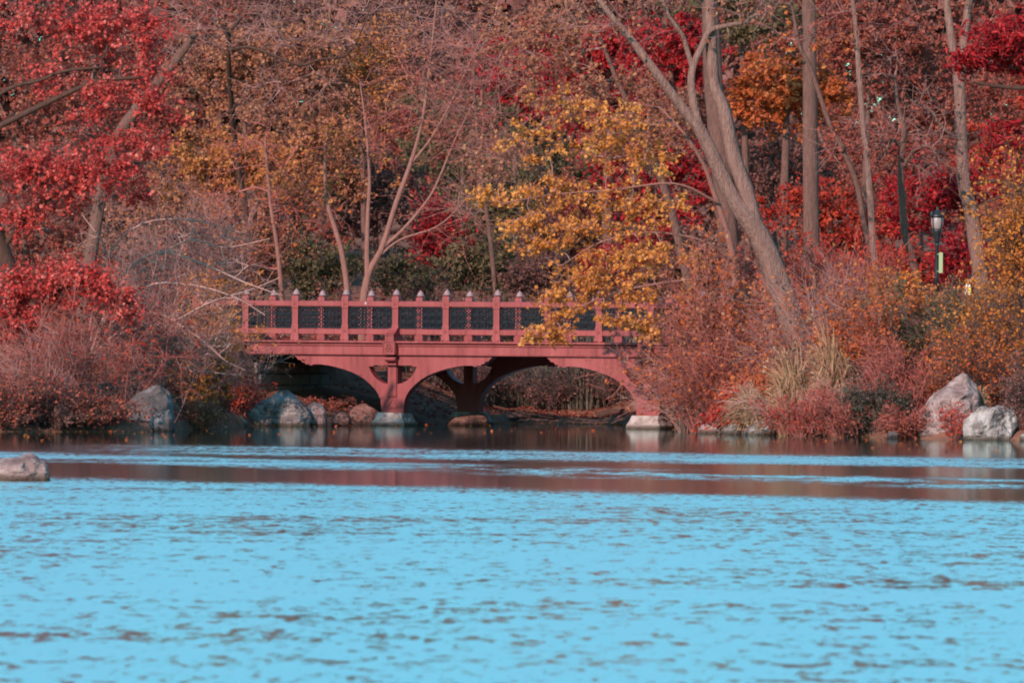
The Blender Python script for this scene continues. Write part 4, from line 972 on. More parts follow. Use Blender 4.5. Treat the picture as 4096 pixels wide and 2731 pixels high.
# yellow maple whose branches hang over the railing
plant('yellow_maple', 'yellow-leaved maple whose branches hang in front of the railing, right of centre', 'tree', 214,
      [(2960, 1380, 0.9, 0.115), (2940, 1120, 0.8, 0.10), (2919, 968, 0.7, 0.09), (2886, 860, 0.6, 0.08), (2856, 772, 0.5, 0.07), (2815, 660, 0.3, 0.055), (2740, 540, 0, 0.04), (2640, 430, 0, 0.028)],
      [(2480, 470, 270, 80, 22), (2300, 580, 270, 80, 24), (2560, 630, 230, 90, 22), (2130, 770, 240, 60, 20, -0.3, -0.1), (2380, 790, 280, 80, 28), (1960, 800, 110, 60, 9, -0.3, -0.3),
       (2100, 890, 150, 60, 16, -0.4), (2400, 920, 260, 70, 30, -0.3), (2150, 980, 120, 45, 14, -0.4), (2620, 830, 180, 80, 16), (2390, 1050, 220, 60, 26, -0.5, -0.1), (2570, 1010, 180, 70, 18, -0.3),
       (2330, 1130, 130, 45, 16, -0.7), (2240, 1200, 95, 45, 12, -0.9), (2440, 1190, 130, 40, 12, -0.7), (2190, 1330, 110, 55, 18, -1.1, -0.25), (2260, 1270, 70, 50, 8, -1.0), (2500, 1275, 130, 30, 15, -0.9, 0.12), (2580, 1150, 110, 60, 12, -0.5), (2600, 1300, 30, 70, 5, -0.8), (2720, 1060, 100, 100, 9), (2250, 420, 170, 70, 9), (2060, 520, 110, 90, 6)],
      'yellow', 11500, 0.125, 514, bark='bark_red', twig='twig', kind='maple', ntw=5, tl=(0.15, 0.42), dscale=0.75, spread=0.8, sag=0.05, limbs=[
      [(2930, 1040, 0.6, 0.04), (2800, 960, 0, 0.032), (2600, 930, -0.3, 0.026), (2400, 970, -0.5, 0.02), (2250, 1060, -0.7, 0.014)],
      [(2870, 810, 0.4, 0.038), (2700, 735, -0.1, 0.03), (2450, 760, -0.3, 0.024), (2200, 780, -0.4, 0.018), (1980, 820, -0.4, 0.012)],
      [(2945, 1160, 0.6, 0.035), (2800, 1120, -0.3, 0.03), (2600, 1140, -0.7, 0.03), (2400, 1190, -0.9, 0.022), (2230, 1290, -1.1, 0.015)]])
plant('tan_maple', 'dusty tan-orange maple foliage above the yellow hanging branches', 'tree', 224,
      [(2780, 1290, 0, 0.14), (2700, 900, 0, 0.12), (2600, 600, 0, 0.10), (2480, 350, 0, 0.07), (2400, 150, 0, 0.05)],
      [(2400, 380, 330, 110, 40), (2200, 200, 260, 140, 30), (2520, 560, 250, 90, 24), (2000, 620, 180, 80, 12), (2150, 80, 230, 90, 18), (2650, 480, 150, 130, 16)],
      'tan', 9500, 0.115, 515, bark='bark', twig='twig', kind='maple', ntw=6, tl=(0.3, 0.8))
# crimson oak spray at the upper right, dark boughs
plant('crimson_oak', 'dark-boughed tree with drooping crimson leaves at the upper right corner', 'tree', 218,
      [(4230, 1290, 0, 0.26), (4220, 900, 0, 0.24), (4200, 500, 0, 0.2), (4190, 200, 0, 0.16), (4180, -80, 0, 0.12)],
      [(4000, 180, 150, 90, 26, -0.3), (3870, 250, 80, 45, 12, -0.5), (4060, 120, 110, 70, 16), (4060, 280, 70, 60, 8), (4030, 560, 90, 70, 10, 0.5), (4070, 760, 80, 60, 6, 0.5)],
      'crimson', 4200, 0.19, 516, bark='bark_dark', twig='twig_dark', kind='long', ntw=6, tl=(0.25, 0.6), limbs=[
      [(4215, 340, 0, 0.10), (4096, 352, -0.2, 0.075), (3990, 345, -0.3, 0.05), (3890, 330, -0.4, 0.03)],
      [(4220, 800, 0.2, 0.11), (4096, 760, 0, 0.08), (3990, 725, -0.1, 0.055), (3900, 735, -0.1, 0.03)],
      [(4150, 770, 0, 0.06), (4040, 780, 0, 0.045), (3940, 812, 0, 0.03), (3900, 850, 0, 0.02)]])

# ------------------------------------------------------------------ shrubs, grasses and brush on the banks
def bush(label, x, Y, w, h, nst, pal, nleaf, ls, seed, twig='twig', lean=0.0, r=0.012, name='bare_shrub', kind='kite', group=None, nt=4, base_w=0.25, ybase=None, tw=(0.14, 0.32), leaf_lo=0.0, arching=0.8):
    g = np.random.default_rng(seed); k = Y/FPX
    c = px(x, 1500, Y); W_, H = w*k, h*k
    z0 = ground(c.x, Y) if ybase is None else px(x, ybase, Y).z
    z0 = max(z0, 0.0)
    root = empty(name, (c.x, Y, z0)); tag(root, label, 'shrub', group)
    a = g.uniform(0, 2*np.pi, nst); rr = g.uniform(0.15, 1, nst)**0.45
    b = np.stack([np.cos(a)*W_*base_w*g.uniform(0, 1, nst), np.sin(a)*W_*0.2*g.uniform(0, 1, nst), np.zeros(nst)-0.1], 1)
    bx_, by_ = b[:, 0]+c.x, b[:, 1]+Y
    wet = zg(bx_, by_) < 0.05; b[wet] *= 0.15; bx_, by_ = b[:, 0]+c.x, b[:, 1]+Y
    b[:, 2] = np.maximum(zg(bx_, by_), -0.05)-z0-0.08
    hs = H*g.uniform(0.45, 1.12, nst)*np.where(rr > 0.8, 0.8, 1.0); ar = g.uniform(0.0, 1.0, nst)**1.5*arching
    reach = g.uniform(0.75, 1.35, nst)
    tip = np.stack([np.cos(a)*W_*0.5*rr*reach+lean*W_, np.sin(a)*min(W_*0.4, 1.6)*rr, hs*(1-0.65*ar)], 1)
    mid = b*0.5+tip*0.5+np.stack([-np.cos(a)*W_*0.05*(1-ar), np.zeros(nst), hs*(0.10+0.85*ar)], 1)+g.normal(0, 0.07*H, (nst, 3))
    m = 9; t = np.linspace(0, 1, m)[None, :, None]
    S = (1-t)**2*b[:, None]+2*t*(1-t)*mid[:, None]+t*t*tip[:, None]+np.cumsum(g.normal(0, 0.014*H, (nst, m, 3)), 1)*t
    rad = r*(1-0.75*t[..., 0])*g.uniform(0.6, 1.3, (nst, 1))
    parts = [tubes(S[:, :-1].reshape(-1, 3), S[:, 1:].reshape(-1, 3), rad[:, :-1].ravel(), rad[:, 1:].ravel(), 4)]
    P = S[:, 2:].reshape(-1, 3); D = nrm(S[:, 2:]-S[:, 1:-1]).reshape(-1, 3)
    P = np.repeat(P, nt, 0); D = np.repeat(D, nt, 0)
    d1 = nrm(D*0.9+g.normal(0, 0.65, P.shape)+np.array([0, 0, 0.0])); L = g.uniform(tw[0], tw[1], (len(P), 1))*H*g.uniform(0.5, 1.5, (len(P), 1))*0.8
    e = P+d1*L*0.6+g.normal(0, 0.02, P.shape); e2 = e+nrm(d1+g.normal(0, 0.4, P.shape))*L*0.5
    q = np.full(len(P), max(0.0055, r*0.42))
    parts += [tubes(P, e, q, q*0.8, 3), tubes(e, e2, q*0.8, q*0.5, 3)]
    P2 = e; d2 = nrm(d1+g.normal(0, 0.8, P2.shape)); e3 = P2+d2*L*g.uniform(0.3, 0.6, (len(P2), 1))
    q2 = np.full(len(P2), max(0.0045, r*0.3)); parts.append(tubes(P2, e3, q2, q2*0.6, 3))
    V, F = merge(parts)
    link('stems', np_mesh('stems', V, F), M[twig], root)
    if nleaf:
        pool = np.concatenate([e2, e3, e]); nleaf = int(nleaf*1.3); pool = pool[pool[:, 2] > leaf_lo*H]
        pos = pool[g.integers(0, len(pool), nleaf)]+g.normal(0, 0.06, (nleaf, 3))
        V, F = leaves(pos, ls*0.82, g, kind); link('foliage', np_mesh('foliage', V, F), M[pal], root)
    return root

def grass(label, x, Y, w, h, n, mat, seed, ybase=None, lean=0.0, name='grass_tuft', bw=0.014, arch=0.6, plume=0, bsp=0.10):
    g = np.random.default_rng(seed); k = Y/FPX; c = px(x, 1500, Y); W_, H = w*k, h*k
    z0 = max(ground(c.x, Y) if ybase is None else px(x, ybase, Y).z, 0.0)
    a = g.uniform(0, 2*np.pi, n); rr = g.uniform(0.1, 1, n)
    b = np.stack([np.cos(a)*W_*bsp*g.uniform(0, 1, n), np.sin(a)*W_*min(bsp, 0.25)*g.uniform(0, 1, n), np.zeros(n)-0.08], 1)
    hh = H*g.uniform(0.5, 1.05, n)
    mid = b+np.stack([np.cos(a)*W_*0.14*rr+lean*W_*0.4, np.sin(a)*W_*0.14*rr, hh*0.95], 1)
    tip = b+np.stack([np.cos(a)*W_*0.5*rr+lean*W_, np.sin(a)*W_*0.4*rr, hh*(1-arch*rr)], 1)+g.normal(0, 0.05*H, (n, 3))
    m = 7; t = np.linspace(0, 1, m)[None, :, None]
    S = (1-t)**2*b[:, None]+2*t*(1-t)*mid[:, None]+t*t*tip[:, None]
    side = nrm(np.cross(S[:, -1]-S[:, 0], g.normal(0, 1, (n, 3))+np.array([0, 1.5, 0])))[:, None]
    wd = (bw*(1-0.85*t**2))*g.uniform(0.6, 1.4, (n, 1, 1))
    V = np.stack([S-side*wd, S+side*wd], 2).reshape(-1, 3)
    base = (np.arange(n)*m*2)[:, None]; i = np.arange(m-1)*2
    F = np.stack([base+i, base+i+1, base+i+3, base+i+2], -1).reshape(-1, 4)
    if plume:
        sel = g.integers(0, n, plume); pc = np.repeat(S[sel, -1], 26, 0)+g.normal(0, 1, (plume*26, 3))*np.array([0.05, 0.04, 0.12])
        V2, F2 = leaves(pc, 0.11, g, 'long'); V, F = merge([(V, F), (V2, F2)])
    o = link(name, np_mesh(name, V, F), M[mat]); o.location = (c.x, Y, z0); tag(o, label, 'grass')
    return o

# left bank
bush('tall bare shrub arching over the dark boulder on the left bank', 560, 207, 700, 640, 20, 'rust', 900, 0.11, 601, 'twig', 0.05, 0.016)
bush('tangle of bare reddish twigs above the left waterline', 400, 205.5, 620, 480, 26, 'scarlet', 1000, 0.10, 602, 'twig_red', 0.0, 0.012, nt=5)
bush('bare mauve thicket between left boulder and bridge end', 740, 212, 480, 330, 26, 'brown', 700, 0.10, 603, 'twig', 0.08, 0.013, nt=5)
bush('dense bare thicket at the left picture edge by the water', 120, 204, 480, 420, 40, 'rust', 600, 0.10, 604, 'twig_red', 0, 0.012, nt=5)
bush('drooping pale twigs under the red branches at the left edge', 180, 203.2, 330, 480, 14, 'red', 60, 0.12, 605, 'twig', 0, 0.015, nt=3)
bush('yellow-leaved shrub hanging over the left end of the bridge', 850, 217.5, 240, 470, 16, 'gold', 1700, 0.14, 606, 'twig', 0.10, 0.013, kind='long', leaf_lo=0.35)
bush('low gold-leaved shrub right of the dark left boulder', 770, 211.5, 210, 220, 16, 'gold', 900, 0.12, 607, 'twig', 0, 0.010, name='leafy_shrub')
bush('low red-leaved ground shrub left of the flat rock slab', 930, 218.8, 240, 130, 26, 'scarlet', 1300, 0.10, 608, 'twig_red', 0, 0.008, name='leafy_shrub')
bush('brown bramble along the waterline left of the dark boulder', 330, 202.9, 460, 170, 44, 'rust', 1700, 0.10, 609, 'twig_dark', 0, 0.010)
bush('dark bramble at the waterline in the left corner of the bank', 30, 201.75, 420, 210, 44, 'rust', 1700, 0.10, 610, 'twig_dark', 0, 0.010)
bush('mauve bare shrub rising beside the left abutment', 850, 230.5, 360, 560, 24, 'tan', 500, 0.11, 611, 'twig', -0.05, 0.013, nt=5)
bush('thin brown shrub behind the gold-leaved shrub on the left bank', 690, 229, 460, 560, 30, 'brown', 500, 0.10, 612, 'twig', 0.0, 0.013, nt=5)
for i, (x, Y, w, h, pal, lab) in enumerate([
    (20, 201.5, 300, 120, 'rust', 'twiggy bramble hanging to the water at the very left edge'),
    (210, 202.3, 300, 110, 'brown', 'low twiggy bramble hanging to the water right of the left edge'),
    (390, 203.1, 260, 120, 'rust', 'low bramble at the water just left of the dark boulder')]):
    bush(lab, x, Y, w, h, 40, pal, 1300, 0.09, 690+i, 'twig_dark', 0, 0.009, base_w=0.45)
bush('golden leaved shrub on the slope between dark boulder and slanted rock', 800, 213.5, 260, 300, 22, 'gold', 2300, 0.12, 693, 'twig', 0, 0.010, name='leafy_shrub')
bush('low tan bramble at the water right of the dark boulder', 790, 210.4, 230, 110, 32, 'tan', 1500, 0.10, 695, 'twig', 0, 0.008, base_w=0.45)
bush('low red bramble behind the flat rock slab at the water', 850, 214.6, 150, 90, 28, 'rust', 1300, 0.10, 696, 'twig_red', 0, 0.008, base_w=0.45)
# long pale twigs sweeping to the right
plant('arching_branch_shrub', 'pale arching branches sweeping right from the left bank across the railing end', 'shrub', 209,
      [(300, 1640, 0, 0.06), (330, 1500, 0, 0.05), (400, 1380, 0, 0.045), (480, 1300, 0, 0.03)],
      [(760, 1260, 180, 60, 10), (900, 1180, 160, 50, 8), (620, 1080, 150, 120, 12), (800, 980, 180, 90, 10), (980, 1060, 130, 60, 7), (700, 1450, 150, 70, 8), (900, 1370, 110, 60, 7), (450, 1000, 150, 140, 10), (560, 1330, 140, 120, 8)], 'rust', 120, 0.11, 614,
      bark='twig_pale', twig='twig_pale', ntw=5, tl=(0.35, 1.0), tip=0.011, root_part='stem', limbs=[
      [(350, 1450, 0, 0.035), (480, 1120, -0.4, 0.032), (640, 1010, -0.6, 0.028), (820, 1060, -0.8, 0.024), (980, 1130, -0.9, 0.018), (1120, 1180, -1.0, 0.012)],
      [(360, 1420, 0, 0.035), (560, 1160, -0.5, 0.03), (760, 1140, -0.7, 0.026), (940, 1190, -0.9, 0.02), (1060, 1260, -0.9, 0.013)],
      [(340, 1400, 0, 0.035), (420, 1050, -0.3, 0.03), (560, 900, -0.5, 0.026), (760, 880, -0.6, 0.02), (960, 930, -0.7, 0.014)],
      [(430, 1360, 0, 0.03), (600, 1250, -0.5, 0.027), (780, 1340, -0.8, 0.022), (900, 1440, -0.9, 0.016), (980, 1480, -0.9, 0.01)],
      [(330, 1480, 0, 0.035), (460, 1210, -0.3, 0.03), (620, 1040, -0.4, 0.025), (760, 960, -0.4, 0.02), (900, 990, -0.5, 0.014), (1080, 955, -0.5, 0.01)],
      [(400, 1390, 0, 0.03), (520, 1320, -0.4, 0.027), (680, 1290, -0.6, 0.024), (840, 1210, -0.7, 0.02), (1000, 1160, -0.8, 0.015), (1120, 1110, -0.8, 0.01)],
      [(420, 1420, 0, 0.03), (540, 1380, -0.4, 0.027), (700, 1460, -0.6, 0.022), (860, 1490, -0.7, 0.016), (960, 1500, -0.7, 0.01)],
      [(350, 1420, 0, 0.03), (400, 1180, -0.2, 0.027), (420, 1000, -0.3, 0.022), (330, 860, -0.3, 0.016)]])
# right bank
bush('broad tangle of bare pink twigs in front of the right pier', 2930, 213, 560, 620, 30, 'tan', 2300, 0.12, 620, 'twig_red', -0.04, 0.013, nt=5)
bush('bare pinkish shrub above the shore rocks right of the pier', 2800, 212.6, 520, 420, 26, 'orange', 900, 0.11, 621, 'twig_red', -0.10, 0.012, nt=5)
bush('orange-yellow leaved shrub at the right end of the railing', 2840, 214.5, 420, 640, 26, 'orange', 1900, 0.14, 622, 'twig', 0.0, 0.013, leaf_lo=0.55, name='leafy_shrub')
bush('pale bare shrub with level branches around the leaning trunk foot', 3230, 210, 620, 700, 26, 'orange', 1500, 0.11, 623, 'twig', 0.0, 0.014, nt=5)
bush('small bright red shrub above the low shore rocks', 2960, 208.6, 270, 170, 26, 'scarlet', 1900, 0.13, 624, 'twig_red', 0, 0.008, name='leafy_shrub')
bush('rust leaved shrub below the leaning trunk foot', 3060, 209.2, 320, 330, 26, 'orange', 2200, 0.12, 625, 'twig_red', 0, 0.010)
bush('reddish bramble along the waterline below the grasses', 3200, 205.8, 320, 190, 40, 'scarlet', 700, 0.09, 626, 'twig_red', 0, 0.009)
bush('pinkish bramble at the waterline left of the dark green shrub', 3370, 204.2, 260, 200, 36, 'rust', 600, 0.09, 627, 'twig_red', 0, 0.009)
bush('low dark green shrub on the right shore left of the tall boulder', 3500, 204.0, 230, 210, 34, 'green', 3600, 0.09, 628, 'twig_dark', 0, 0.008, name='leafy_shrub')
bush('orange shrub above the blond grasses on the right bank', 3440, 208.5, 300, 420, 26, 'orange', 2300, 0.12, 629, 'twig', 0, 0.010, name='leafy_shrub', leaf_lo=0.4)
bush('red-twigged arching shrub left of the tall pinkish boulder', 3620, 205.8, 360, 330, 36, 'rust', 2200, 0.10, 630, 'twig_red', 0, 0.010, nt=5)
bush('olive brown shrub behind the tall pinkish boulder', 3720, 209, 420, 430, 36, 'olive', 4200, 0.11, 631, 'twig_dark', 0, 0.010, name='leafy_shrub')
bush('golden brown shrub above the white boulder', 3990, 206.5, 380, 480, 36, 'gold', 3800, 0.11, 632, 'twig_dark', 0, 0.010, name='leafy_shrub')
bush('golden shrub at the right picture edge below the right-hand trunk', 4110, 211, 230, 740, 40, 'gold', 6000, 0.12, 633, 'twig_dark', 0, 0.012, name='leafy_shrub', leaf_lo=0.3)
bush('golden brown shrub in front of the lamppost foot', 3680, 216, 420, 190, 36, 'ochre', 3000, 0.12, 634, 'twig', 0, 0.010, name='leafy_shrub')
bush('yellow-tipped shrub right of the thin trunks at path level', 3560, 214, 260, 280, 26, 'gold', 1100, 0.13, 635, 'twig', 0, 0.010, name='leafy_shrub', leaf_lo=0.6)
bush('small red sprig growing between the two right boulders', 3820, 200.9, 100, 150, 10, 'scarlet', 260, 0.10, 636, 'twig_red', 0, 0.007, name='leafy_shrub', ybase=1740)
bush('orange-brown bramble filling the bank above the right boulders', 3880, 204.8, 420, 330, 36, 'orange', 2400, 0.10, 637, 'twig_dark', 0, 0.010)
bush('mauve bare thicket behind the leaning trunk on the right bank', 3380, 216.5, 520, 480, 28, 'scarlet', 2200, 0.11, 638, 'twig_red', 0, 0.012, nt=5)
bush('bare thicket right of the leaning trunk at path level', 3150, 220, 620, 480, 26, 'scarlet', 2200, 0.11, 639, 'twig_red', 0, 0.012, nt=5)
bush('low rust bramble on the bare shore between green shrub and tall boulder', 3620, 202.6, 260, 130, 36, 'rust', 1500, 0.09, 640, 'twig_red', 0, 0.009)
bush('brown bramble on the shore right of the white boulder', 4110, 200.6, 200, 260, 26, 'brown', 1200, 0.10, 641, 'twig_dark', 0, 0.009)
bush('dark brush low on the far bank left half of the arch', 1820, 234.0, 420, 200, 44, 'brown', 1500, 0.10, 675, 'twig_dark', 0, 0.009, nt=5)
bush('dark brush low on the far bank in the middle of the arch', 2180, 234.8, 420, 190, 44, 'brown', 1300, 0.10, 676, 'twig_dark', 0, 0.009, nt=5)
bush('dark brush low on the far bank in the right half of the arch', 2480, 234.2, 360, 210, 44, 'brown', 1300, 0.10, 677, 'twig_dark', 0, 0.009, nt=5)
bush('rust bramble on the slope behind the rocks left of the pier', 1290, 225.2, 330, 60, 30, 'rust', 600, 0.10, 678, 'twig_dark', 0, 0.008)
bush('sprawling bare pinkish twigs in front of the blond grasses', 3180, 206.6, 620, 300, 22, 'tan', 350, 0.10, 642, 'twig_pale', 0.0, 0.010, arching=1.0, nt=3)
bush('sprawling bare red twigs above the dark green shrub', 3560, 204.6, 560, 300, 24, 'rust', 350, 0.10, 643, 'twig_red', 0.0, 0.010, arching=1.0, nt=3)
bush('bare twigs arching in front of the right pier', 2740, 213.4, 520, 330, 20, 'orange', 250, 0.10, 644, 'twig_pale', -0.08, 0.010, arching=0.9, nt=3)
bush('thin pale twigs crossing the left end of the railing', 900, 218.6, 420, 420, 12, 'gold', 260, 0.12, 645, 'twig_pale', 0.06, 0.010, arching=0.7, nt=3)
grass('tall blond plume grass below the leaning trunk', 3190, 207.2, 330, 420, 420, 'straw', 651, lean=-0.16, plume=26, arch=0.85)
grass('blond grass clump right of the leaning trunk foot', 3330, 207.6, 280, 460, 340, 'straw', 652, lean=-0.10, plume=16, arch=0.8)
grass('greenish blond grass drooping above the red shrub', 3030, 208.0, 250, 260, 300, 'straw_green', 653, lean=-0.25, arch=0.95)
grass('low blond grass tuft at the shore right of the bright peaked rock', 3140, 206.4, 190, 230, 260, 'straw', 654, lean=-0.22, arch=0.9)
grass('brownish grass tuft between the tall pinkish boulder and white boulder', 3915, 202.9, 120, 130, 160, 'straw_green', 655, ybase=1640, arch=0.9)
# brush seen through the arches
for i, (x, Y, w, h, mt, lab) in enumerate([
    (2330, 236.5, 420, 260, 'reed_grey', 'grey dry reeds on the far bank in the middle of the arch'),
    (2520, 236.0, 300, 260, 'reed_grey', 'grey dry reeds on the far bank at the right of the arch'),
    (2120, 236.8, 300, 240, 'reed_grey', 'grey dry reeds on the far bank right of the far pier'),
    (1740, 236.0, 300, 200, 'reed_grey', 'grey dry reeds on the far bank left of the far pier'),
    (2430, 238.5, 300, 320, 'reed_grey', 'taller brown reeds behind the far bank under the arch crown')]):
    grass(lab, x, Y-1.6, w, h, 900, mt, 660+i, arch=0.5, name='reed_clump', bw=0.013, bsp=0.5)
bush('olive leaved shrub seen under the arch crown', 2090, 239.5, 330, 340, 30, 'olive', 3200, 0.11, 670, 'twig_dark', 0, 0.010, name='leafy_shrub')
bush('brown brush on the far bank seen through the right of the arch', 2480, 240, 420, 380, 36, 'brown', 2200, 0.11, 671, 'twig_dark', 0, 0.010, nt=5)
bush('brown brush on the far bank seen left of the far pier', 1720, 239, 360, 320, 34, 'brown', 2000, 0.11, 672, 'twig_dark', 0, 0.010, nt=5)
bush('grey brush on the far bank in the middle of the arch', 2260, 241, 420, 400, 36, 'brown', 1800, 0.11, 673, 'twig_dark', 0, 0.010, nt=5)
bush('brown brush seen under the left arch beside the abutment', 1430, 234.5, 330, 300, 30, 'rust', 1600, 0.11, 674, 'twig_dark', 0, 0.010)
def log(label, pts, Y, r):
    P = [px(a, b, Y+c) for a, b, c in pts]; V, F, Q, R = chain(P, np.linspace(r, r*0.4, len(P)), 7, 0.08, 3)
    c = V.mean(0); o = link('fallen_branch', np_mesh('fallen_branch', V-c, F, True), M['bark_dark']); o.location = c; tag(o, label, 'branch')
log('dark fallen branch arching low at the waterline under the bridge', [(1990, 1690, 0), (2120, 1665, 0), (2260, 1680, 0.4), (2420, 1690, 0.8), (2530, 1670, 1.0)], 232.4, 0.06)
log('second dark fallen branch leaning on the bank under the bridge', [(1960, 1620, 1.5), (2050, 1645, 0.8), (2160, 1668, 0.3), (2300, 1695, -0.2)], 233.0, 0.05)
log('thick dark fallen log behind the right footing', [(2390, 1665, 1.0), (2450, 1650, 0.8), (2530, 1655, 0.4), (2570, 1668, 0.2)], 232.0, 0.12)

# ------------------------------------------------------------------ lamppost with its strip sign
lp = px(3748, 1000, 236.0); lz = ground(lp.x, 236.0)
post = empty('lamppost', (lp.x, 236.0, lz)); tag(post, 'black iron lamppost with a pale lantern in front of the red foliage', 'lamppost')
top = px(3748, 828, 236.0).z-lz
def lathe(name, prof, mat, parent, n=12):
    bm = bmesh.new(); loft(bm, [circ(r, z, n) for r, z in prof]); return link(name, bm_mesh(name, bm, True), M[mat], parent)
zl = top-0.66
lathe('base', [(0.20, -0.1), (0.20, 0.12), (0.16, 0.16), (0.15, 0.45), (0.10, 0.55), (0.085, 0.62)], 'lamp_iron', post)
lathe('shaft', [(0.075, 0.60), (0.065, 1.2), (0.055, zl-0.45), (0.07, zl-0.42), (0.055, zl-0.38)], 'lamp_iron', post)
lathe('capital', [(0.05, zl-0.40), (0.075, zl-0.30), (0.10, zl-0.12), (0.135, zl-0.04), (0.14, zl)], 'lamp_iron', post)
lathe('lantern_globe', [(0.11, zl), (0.15, zl+0.08), (0.17, zl+0.2), (0.175, zl+0.32), (0.14, zl+0.40)], 'lamp_glass', post)
lathe('lantern_roof', [(0.19, zl+0.36), (0.20, zl+0.40), (0.16, zl+0.45), (0.10, zl+0.52), (0.05, zl+0.56), (0.025, zl+0.60), (0.035, zl+0.63), (0.01, zl+0.68)], 'lamp_iron', post)
for a in range(4):                                            # curled crown arms round the lantern
    t = math.pi/4+a*math.pi/2
    P = [Vector((r*math.cos(t), r*math.sin(t), z)) for r, z in ((0.13, zl+0.02), (0.17, zl+0.15), (0.185, zl+0.32), (0.235, zl+0.40), (0.24, zl+0.48), (0.19, zl+0.53), (0.13, zl+0.50))]
    V, F, Q, R = chain(P, [0.02, 0.018, 0.018, 0.028, 0.026, 0.022, 0.015], 6, 0.02, a); link('crown_arm', np_mesh('crown_arm', V, F, True), M['lamp_iron'], post)
bm = bmesh.new(); a_, b_ = px(3756, 1010, 235.85), px(3771, 1092, 235.85)
box_bm(bm, 0, b_.x-a_.x, -0.012, 0.012, b_.z-a_.z, 0, 0.004); box_bm(bm, -0.05, 0.02, -0.008, 0.008, -0.06, -0.04); box_bm(bm, -0.05, 0.02, -0.008, 0.008, b_.z-a_.z+0.04, b_.z-a_.z+0.06)
o = link('strip_sign', bm_mesh('strip_sign', bm), M['tag_green']); o.location = (a_.x, 235.9, a_.z); tag(o, 'narrow pale green vertical strip sign fixed to the lamppost', 'sign')

# ------------------------------------------------------------------ person half hidden behind the right-hand trunk
def skin_body(name, verts, edges, radii, mat, parent, loc=(0, 0, 0)):
    me = bpy.data.meshes.new(name); me.from_pydata(verts, edges, []); me.update()
    o = link(name, me, mat, parent); o.location = loc
    o.modifiers.new('skin', 'SKIN')
    for i, r in enumerate(radii): me.skin_vertices[0].data[i].radius = (r[0], r[1]) if isinstance(r, tuple) else (r, r)
    me.skin_vertices[0].data[0].use_root = True
    o.modifiers.new('sub', 'SUBSURF').render_levels = 2
    return o
pp = px(3906, 1180, 232.0); pz = ground(pp.x, 232.0)
per = empty('person', (pp.x, 232.0, pz)); per.rotation_euler.z = 0
tag(per, 'person in dark jacket and red trousers half hidden behind the tall pale trunk', 'person')
# one continuous body (x = towards picture left is negative: walking left)
BVv = [(0, 0, 0.92), (0, 0, 1.12), (0, 0, 1.32), (0, 0, 1.42), (-0.01, 0, 1.50), (-0.02, 0, 1.58), (-0.02, 0, 1.67),
       (0, 0.17, 1.36), (-0.05, 0.22, 1.12), (-0.20, 0.18, 0.95), (-0.24, 0.17, 0.88),
       (0, -0.17, 1.36), (-0.04, -0.21, 1.12), (-0.19, -0.18, 0.98), (-0.23, -0.17, 0.92),
       (0.0, 0.09, 0.84), (-0.07, 0.09, 0.48), (-0.05, 0.09, 0.09), (-0.18, 0.09, 0.04),
       (0.0, -0.09, 0.84), (0.03, -0.09, 0.48), (0.14, -0.09, 0.10), (0.02, -0.09, 0.04)]
BE = [(0, 1), (1, 2), (2, 3), (3, 4), (4, 5), (5, 6), (3, 7), (7, 8), (8, 9), (9, 10), (3, 11), (11, 12), (12, 13), (13, 14), (0, 15), (15, 16), (16, 17), (17, 18), (0, 19), (19, 20), (20, 21), (21, 22)]
BR = [0.14, 0.13, 0.15, 0.11, 0.05, 0.085, 0.075, 0.06, 0.045, 0.035, 0.03, 0.06, 0.045, 0.035, 0.03, 0.095, 0.065, 0.045, 0.035, 0.095, 0.065, 0.045, 0.035]
skin_body('body', BVv, BE, BR, M['skin'], per)
skin_body('jacket', [(0, 0, 0.86), (0, 0, 1.05), (0, 0, 1.32), (0, 0, 1.43), (0, 0.17, 1.36), (-0.05, 0.22, 1.12), (-0.19, 0.18, 0.96), (0, -0.17, 1.36), (-0.04, -0.21, 1.12), (-0.18, -0.18, 0.99)],
          [(0, 1), (1, 2), (2, 3), (3, 4), (4, 5), (5, 6), (3, 7), (7, 8), (8, 9)], [0.175, 0.165, 0.18, 0.13, 0.085, 0.07, 0.055, 0.085, 0.07, 0.055], M['navy'], per)
skin_body('trousers', [(0, 0, 0.90), (0.0, 0.09, 0.82), (-0.07, 0.09, 0.48), (-0.05, 0.09, 0.12), (0.0, -0.09, 0.82), (0.03, -0.09, 0.48), (0.14, -0.09, 0.12)],
          [(0, 1), (1, 2), (2, 3), (0, 4), (4, 5), (5, 6)], [0.155, 0.115, 0.085, 0.07, 0.115, 0.085, 0.07], M['red_cloth'], per)
skin_body('hair', [(0.0, 0, 1.60), (-0.005, 0, 1.70)], [(0, 1)], [0.095, 0.075], M['hair'], per)
for sy, z0, x0 in ((0.17, 0.86, -0.245), (-0.17, 0.90, -0.235)):
    for f_ in range(5):
        yy = sy-0.03+0.017*f_
        ln = (0.05, 0.075, 0.08, 0.075, 0.06)[f_]
        if f_ == 0: vv = [(x0, sy-0.02, z0), (x0-0.03, sy-0.045, z0-0.025), (x0-0.04, sy-0.045, z0-0.05)]
        else: vv = [(x0, yy, z0), (x0-0.022, yy, z0-ln*0.5), (x0-0.012, yy, z0-ln)]
        skin_body('finger', vv, [(0, 1), (1, 2)], [0.010, 0.009, 0.008], M['skin'], per)
bm = bmesh.new(); loft(bm, [sq(0.07, -0.30, 0.05), sq(0.09, -0.26, 0.06), sq(0.085, -0.05, 0.05), sq(0.05, 0.0, 0.02)]); o = link('carrier_bag', bm_mesh('carrier_bag', bm), M['white_bag'])
o.location = (pp.x-0.255, 232-0.15, pz+0.86); tag(o, 'small white and yellow bag held by the person behind the trunk', 'bag')
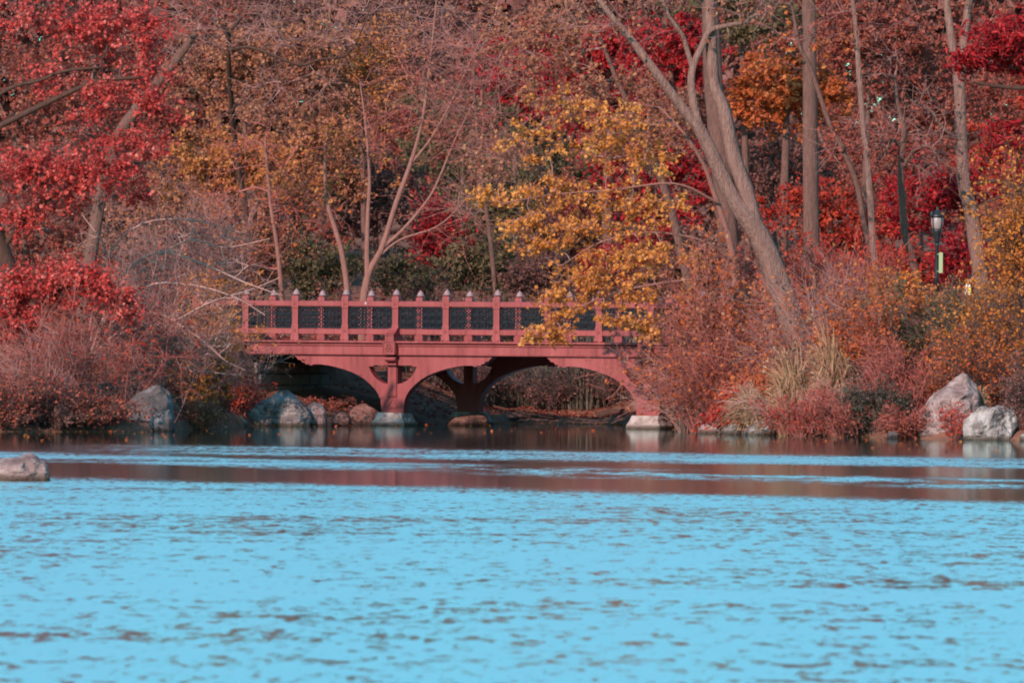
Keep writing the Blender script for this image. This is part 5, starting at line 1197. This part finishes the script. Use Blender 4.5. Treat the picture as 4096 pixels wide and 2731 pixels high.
bm = bmesh.new(); box_bm(bm, 0.03, 0.088, -0.064, -0.0575, -0.25, -0.06); link('yellow_stripe', bm_mesh('yellow_stripe', bm), M['yellow_bag'], o)

# ------------------------------------------------------------------ fallen leaves on the banks and on the water
g = np.random.default_rng(91)
n = 42000
X_ = g.uniform(-17, 17, n); Y_ = np.interp(X_, SH_X, SH_Y)+g.uniform(0.05, 1, n)**1.4*40
C = np.stack([X_, Y_, zg(X_, Y_)+0.03], 1)
s = (X_-BO.x)*BU.x+(Y_-BO.y)*BU.y; v = (X_-BO.x)*BV.x+(Y_-BO.y)*BV.y
C = C[~((s > -4.4) & (s < 12) & (v > 0) & (v < BW))]
def flat(C, size, g, tilt=0.35):
    n = len(C); N = nrm(g.normal(0, tilt, (n, 3))+np.array([0, 0, 1.0])); a = nrm(np.cross(N, g.normal(0, 1, (n, 3)))); b = np.cross(N, a); q = (size*g.uniform(0.6, 1.3, n))[:, None]
    return np.stack([C-a*q*0.5, C+b*q*0.36+N*q*0.12, C+a*q*0.5, C-b*q*0.36+N*q*0.12], 1).reshape(-1, 3), np.arange(n*4).reshape(n, 4)
V, F = flat(C, 0.12, g); o = link('leaf_litter', np_mesh('leaf_litter', V, F), M['rust']); tag(o, 'fallen rust leaves covering the banks', 'leaves', kind='stuff')
n = 260
X_ = np.concatenate([g.uniform(-14, 14, n), g.uniform(-3, 4.3, 240)]); d_ = np.concatenate([g.uniform(0.1, 1, n)**2*26, g.uniform(0.02, 1, 240)*2.2])
Y_ = np.interp(X_, SH_X, SH_Y)-d_; C = np.stack([X_, Y_, np.full(len(X_), 0.012)], 1)
V, F = flat(C, 0.11, g, 0.25); o = link('floating_leaves', np_mesh('floating_leaves', V, F), M['orange']); tag(o, 'orange leaves floating on the calm water below the bridge', 'leaves', kind='stuff')
n = 330
q = g.uniform(-4.3, 11.8, n); C = np.array([tuple(BO+BU*a+BV*b) for a, b in zip(q, g.uniform(-0.12, 0.10, n))]); C[:, 2] = ZD+0.012
V, F = flat(C, 0.075, g, 0.3); o = link('ledge_leaves', np_mesh('ledge_leaves', V, F), M['rust']); tag(o, 'small fallen leaves along the deck edge of the footbridge', 'leaves', kind='stuff')
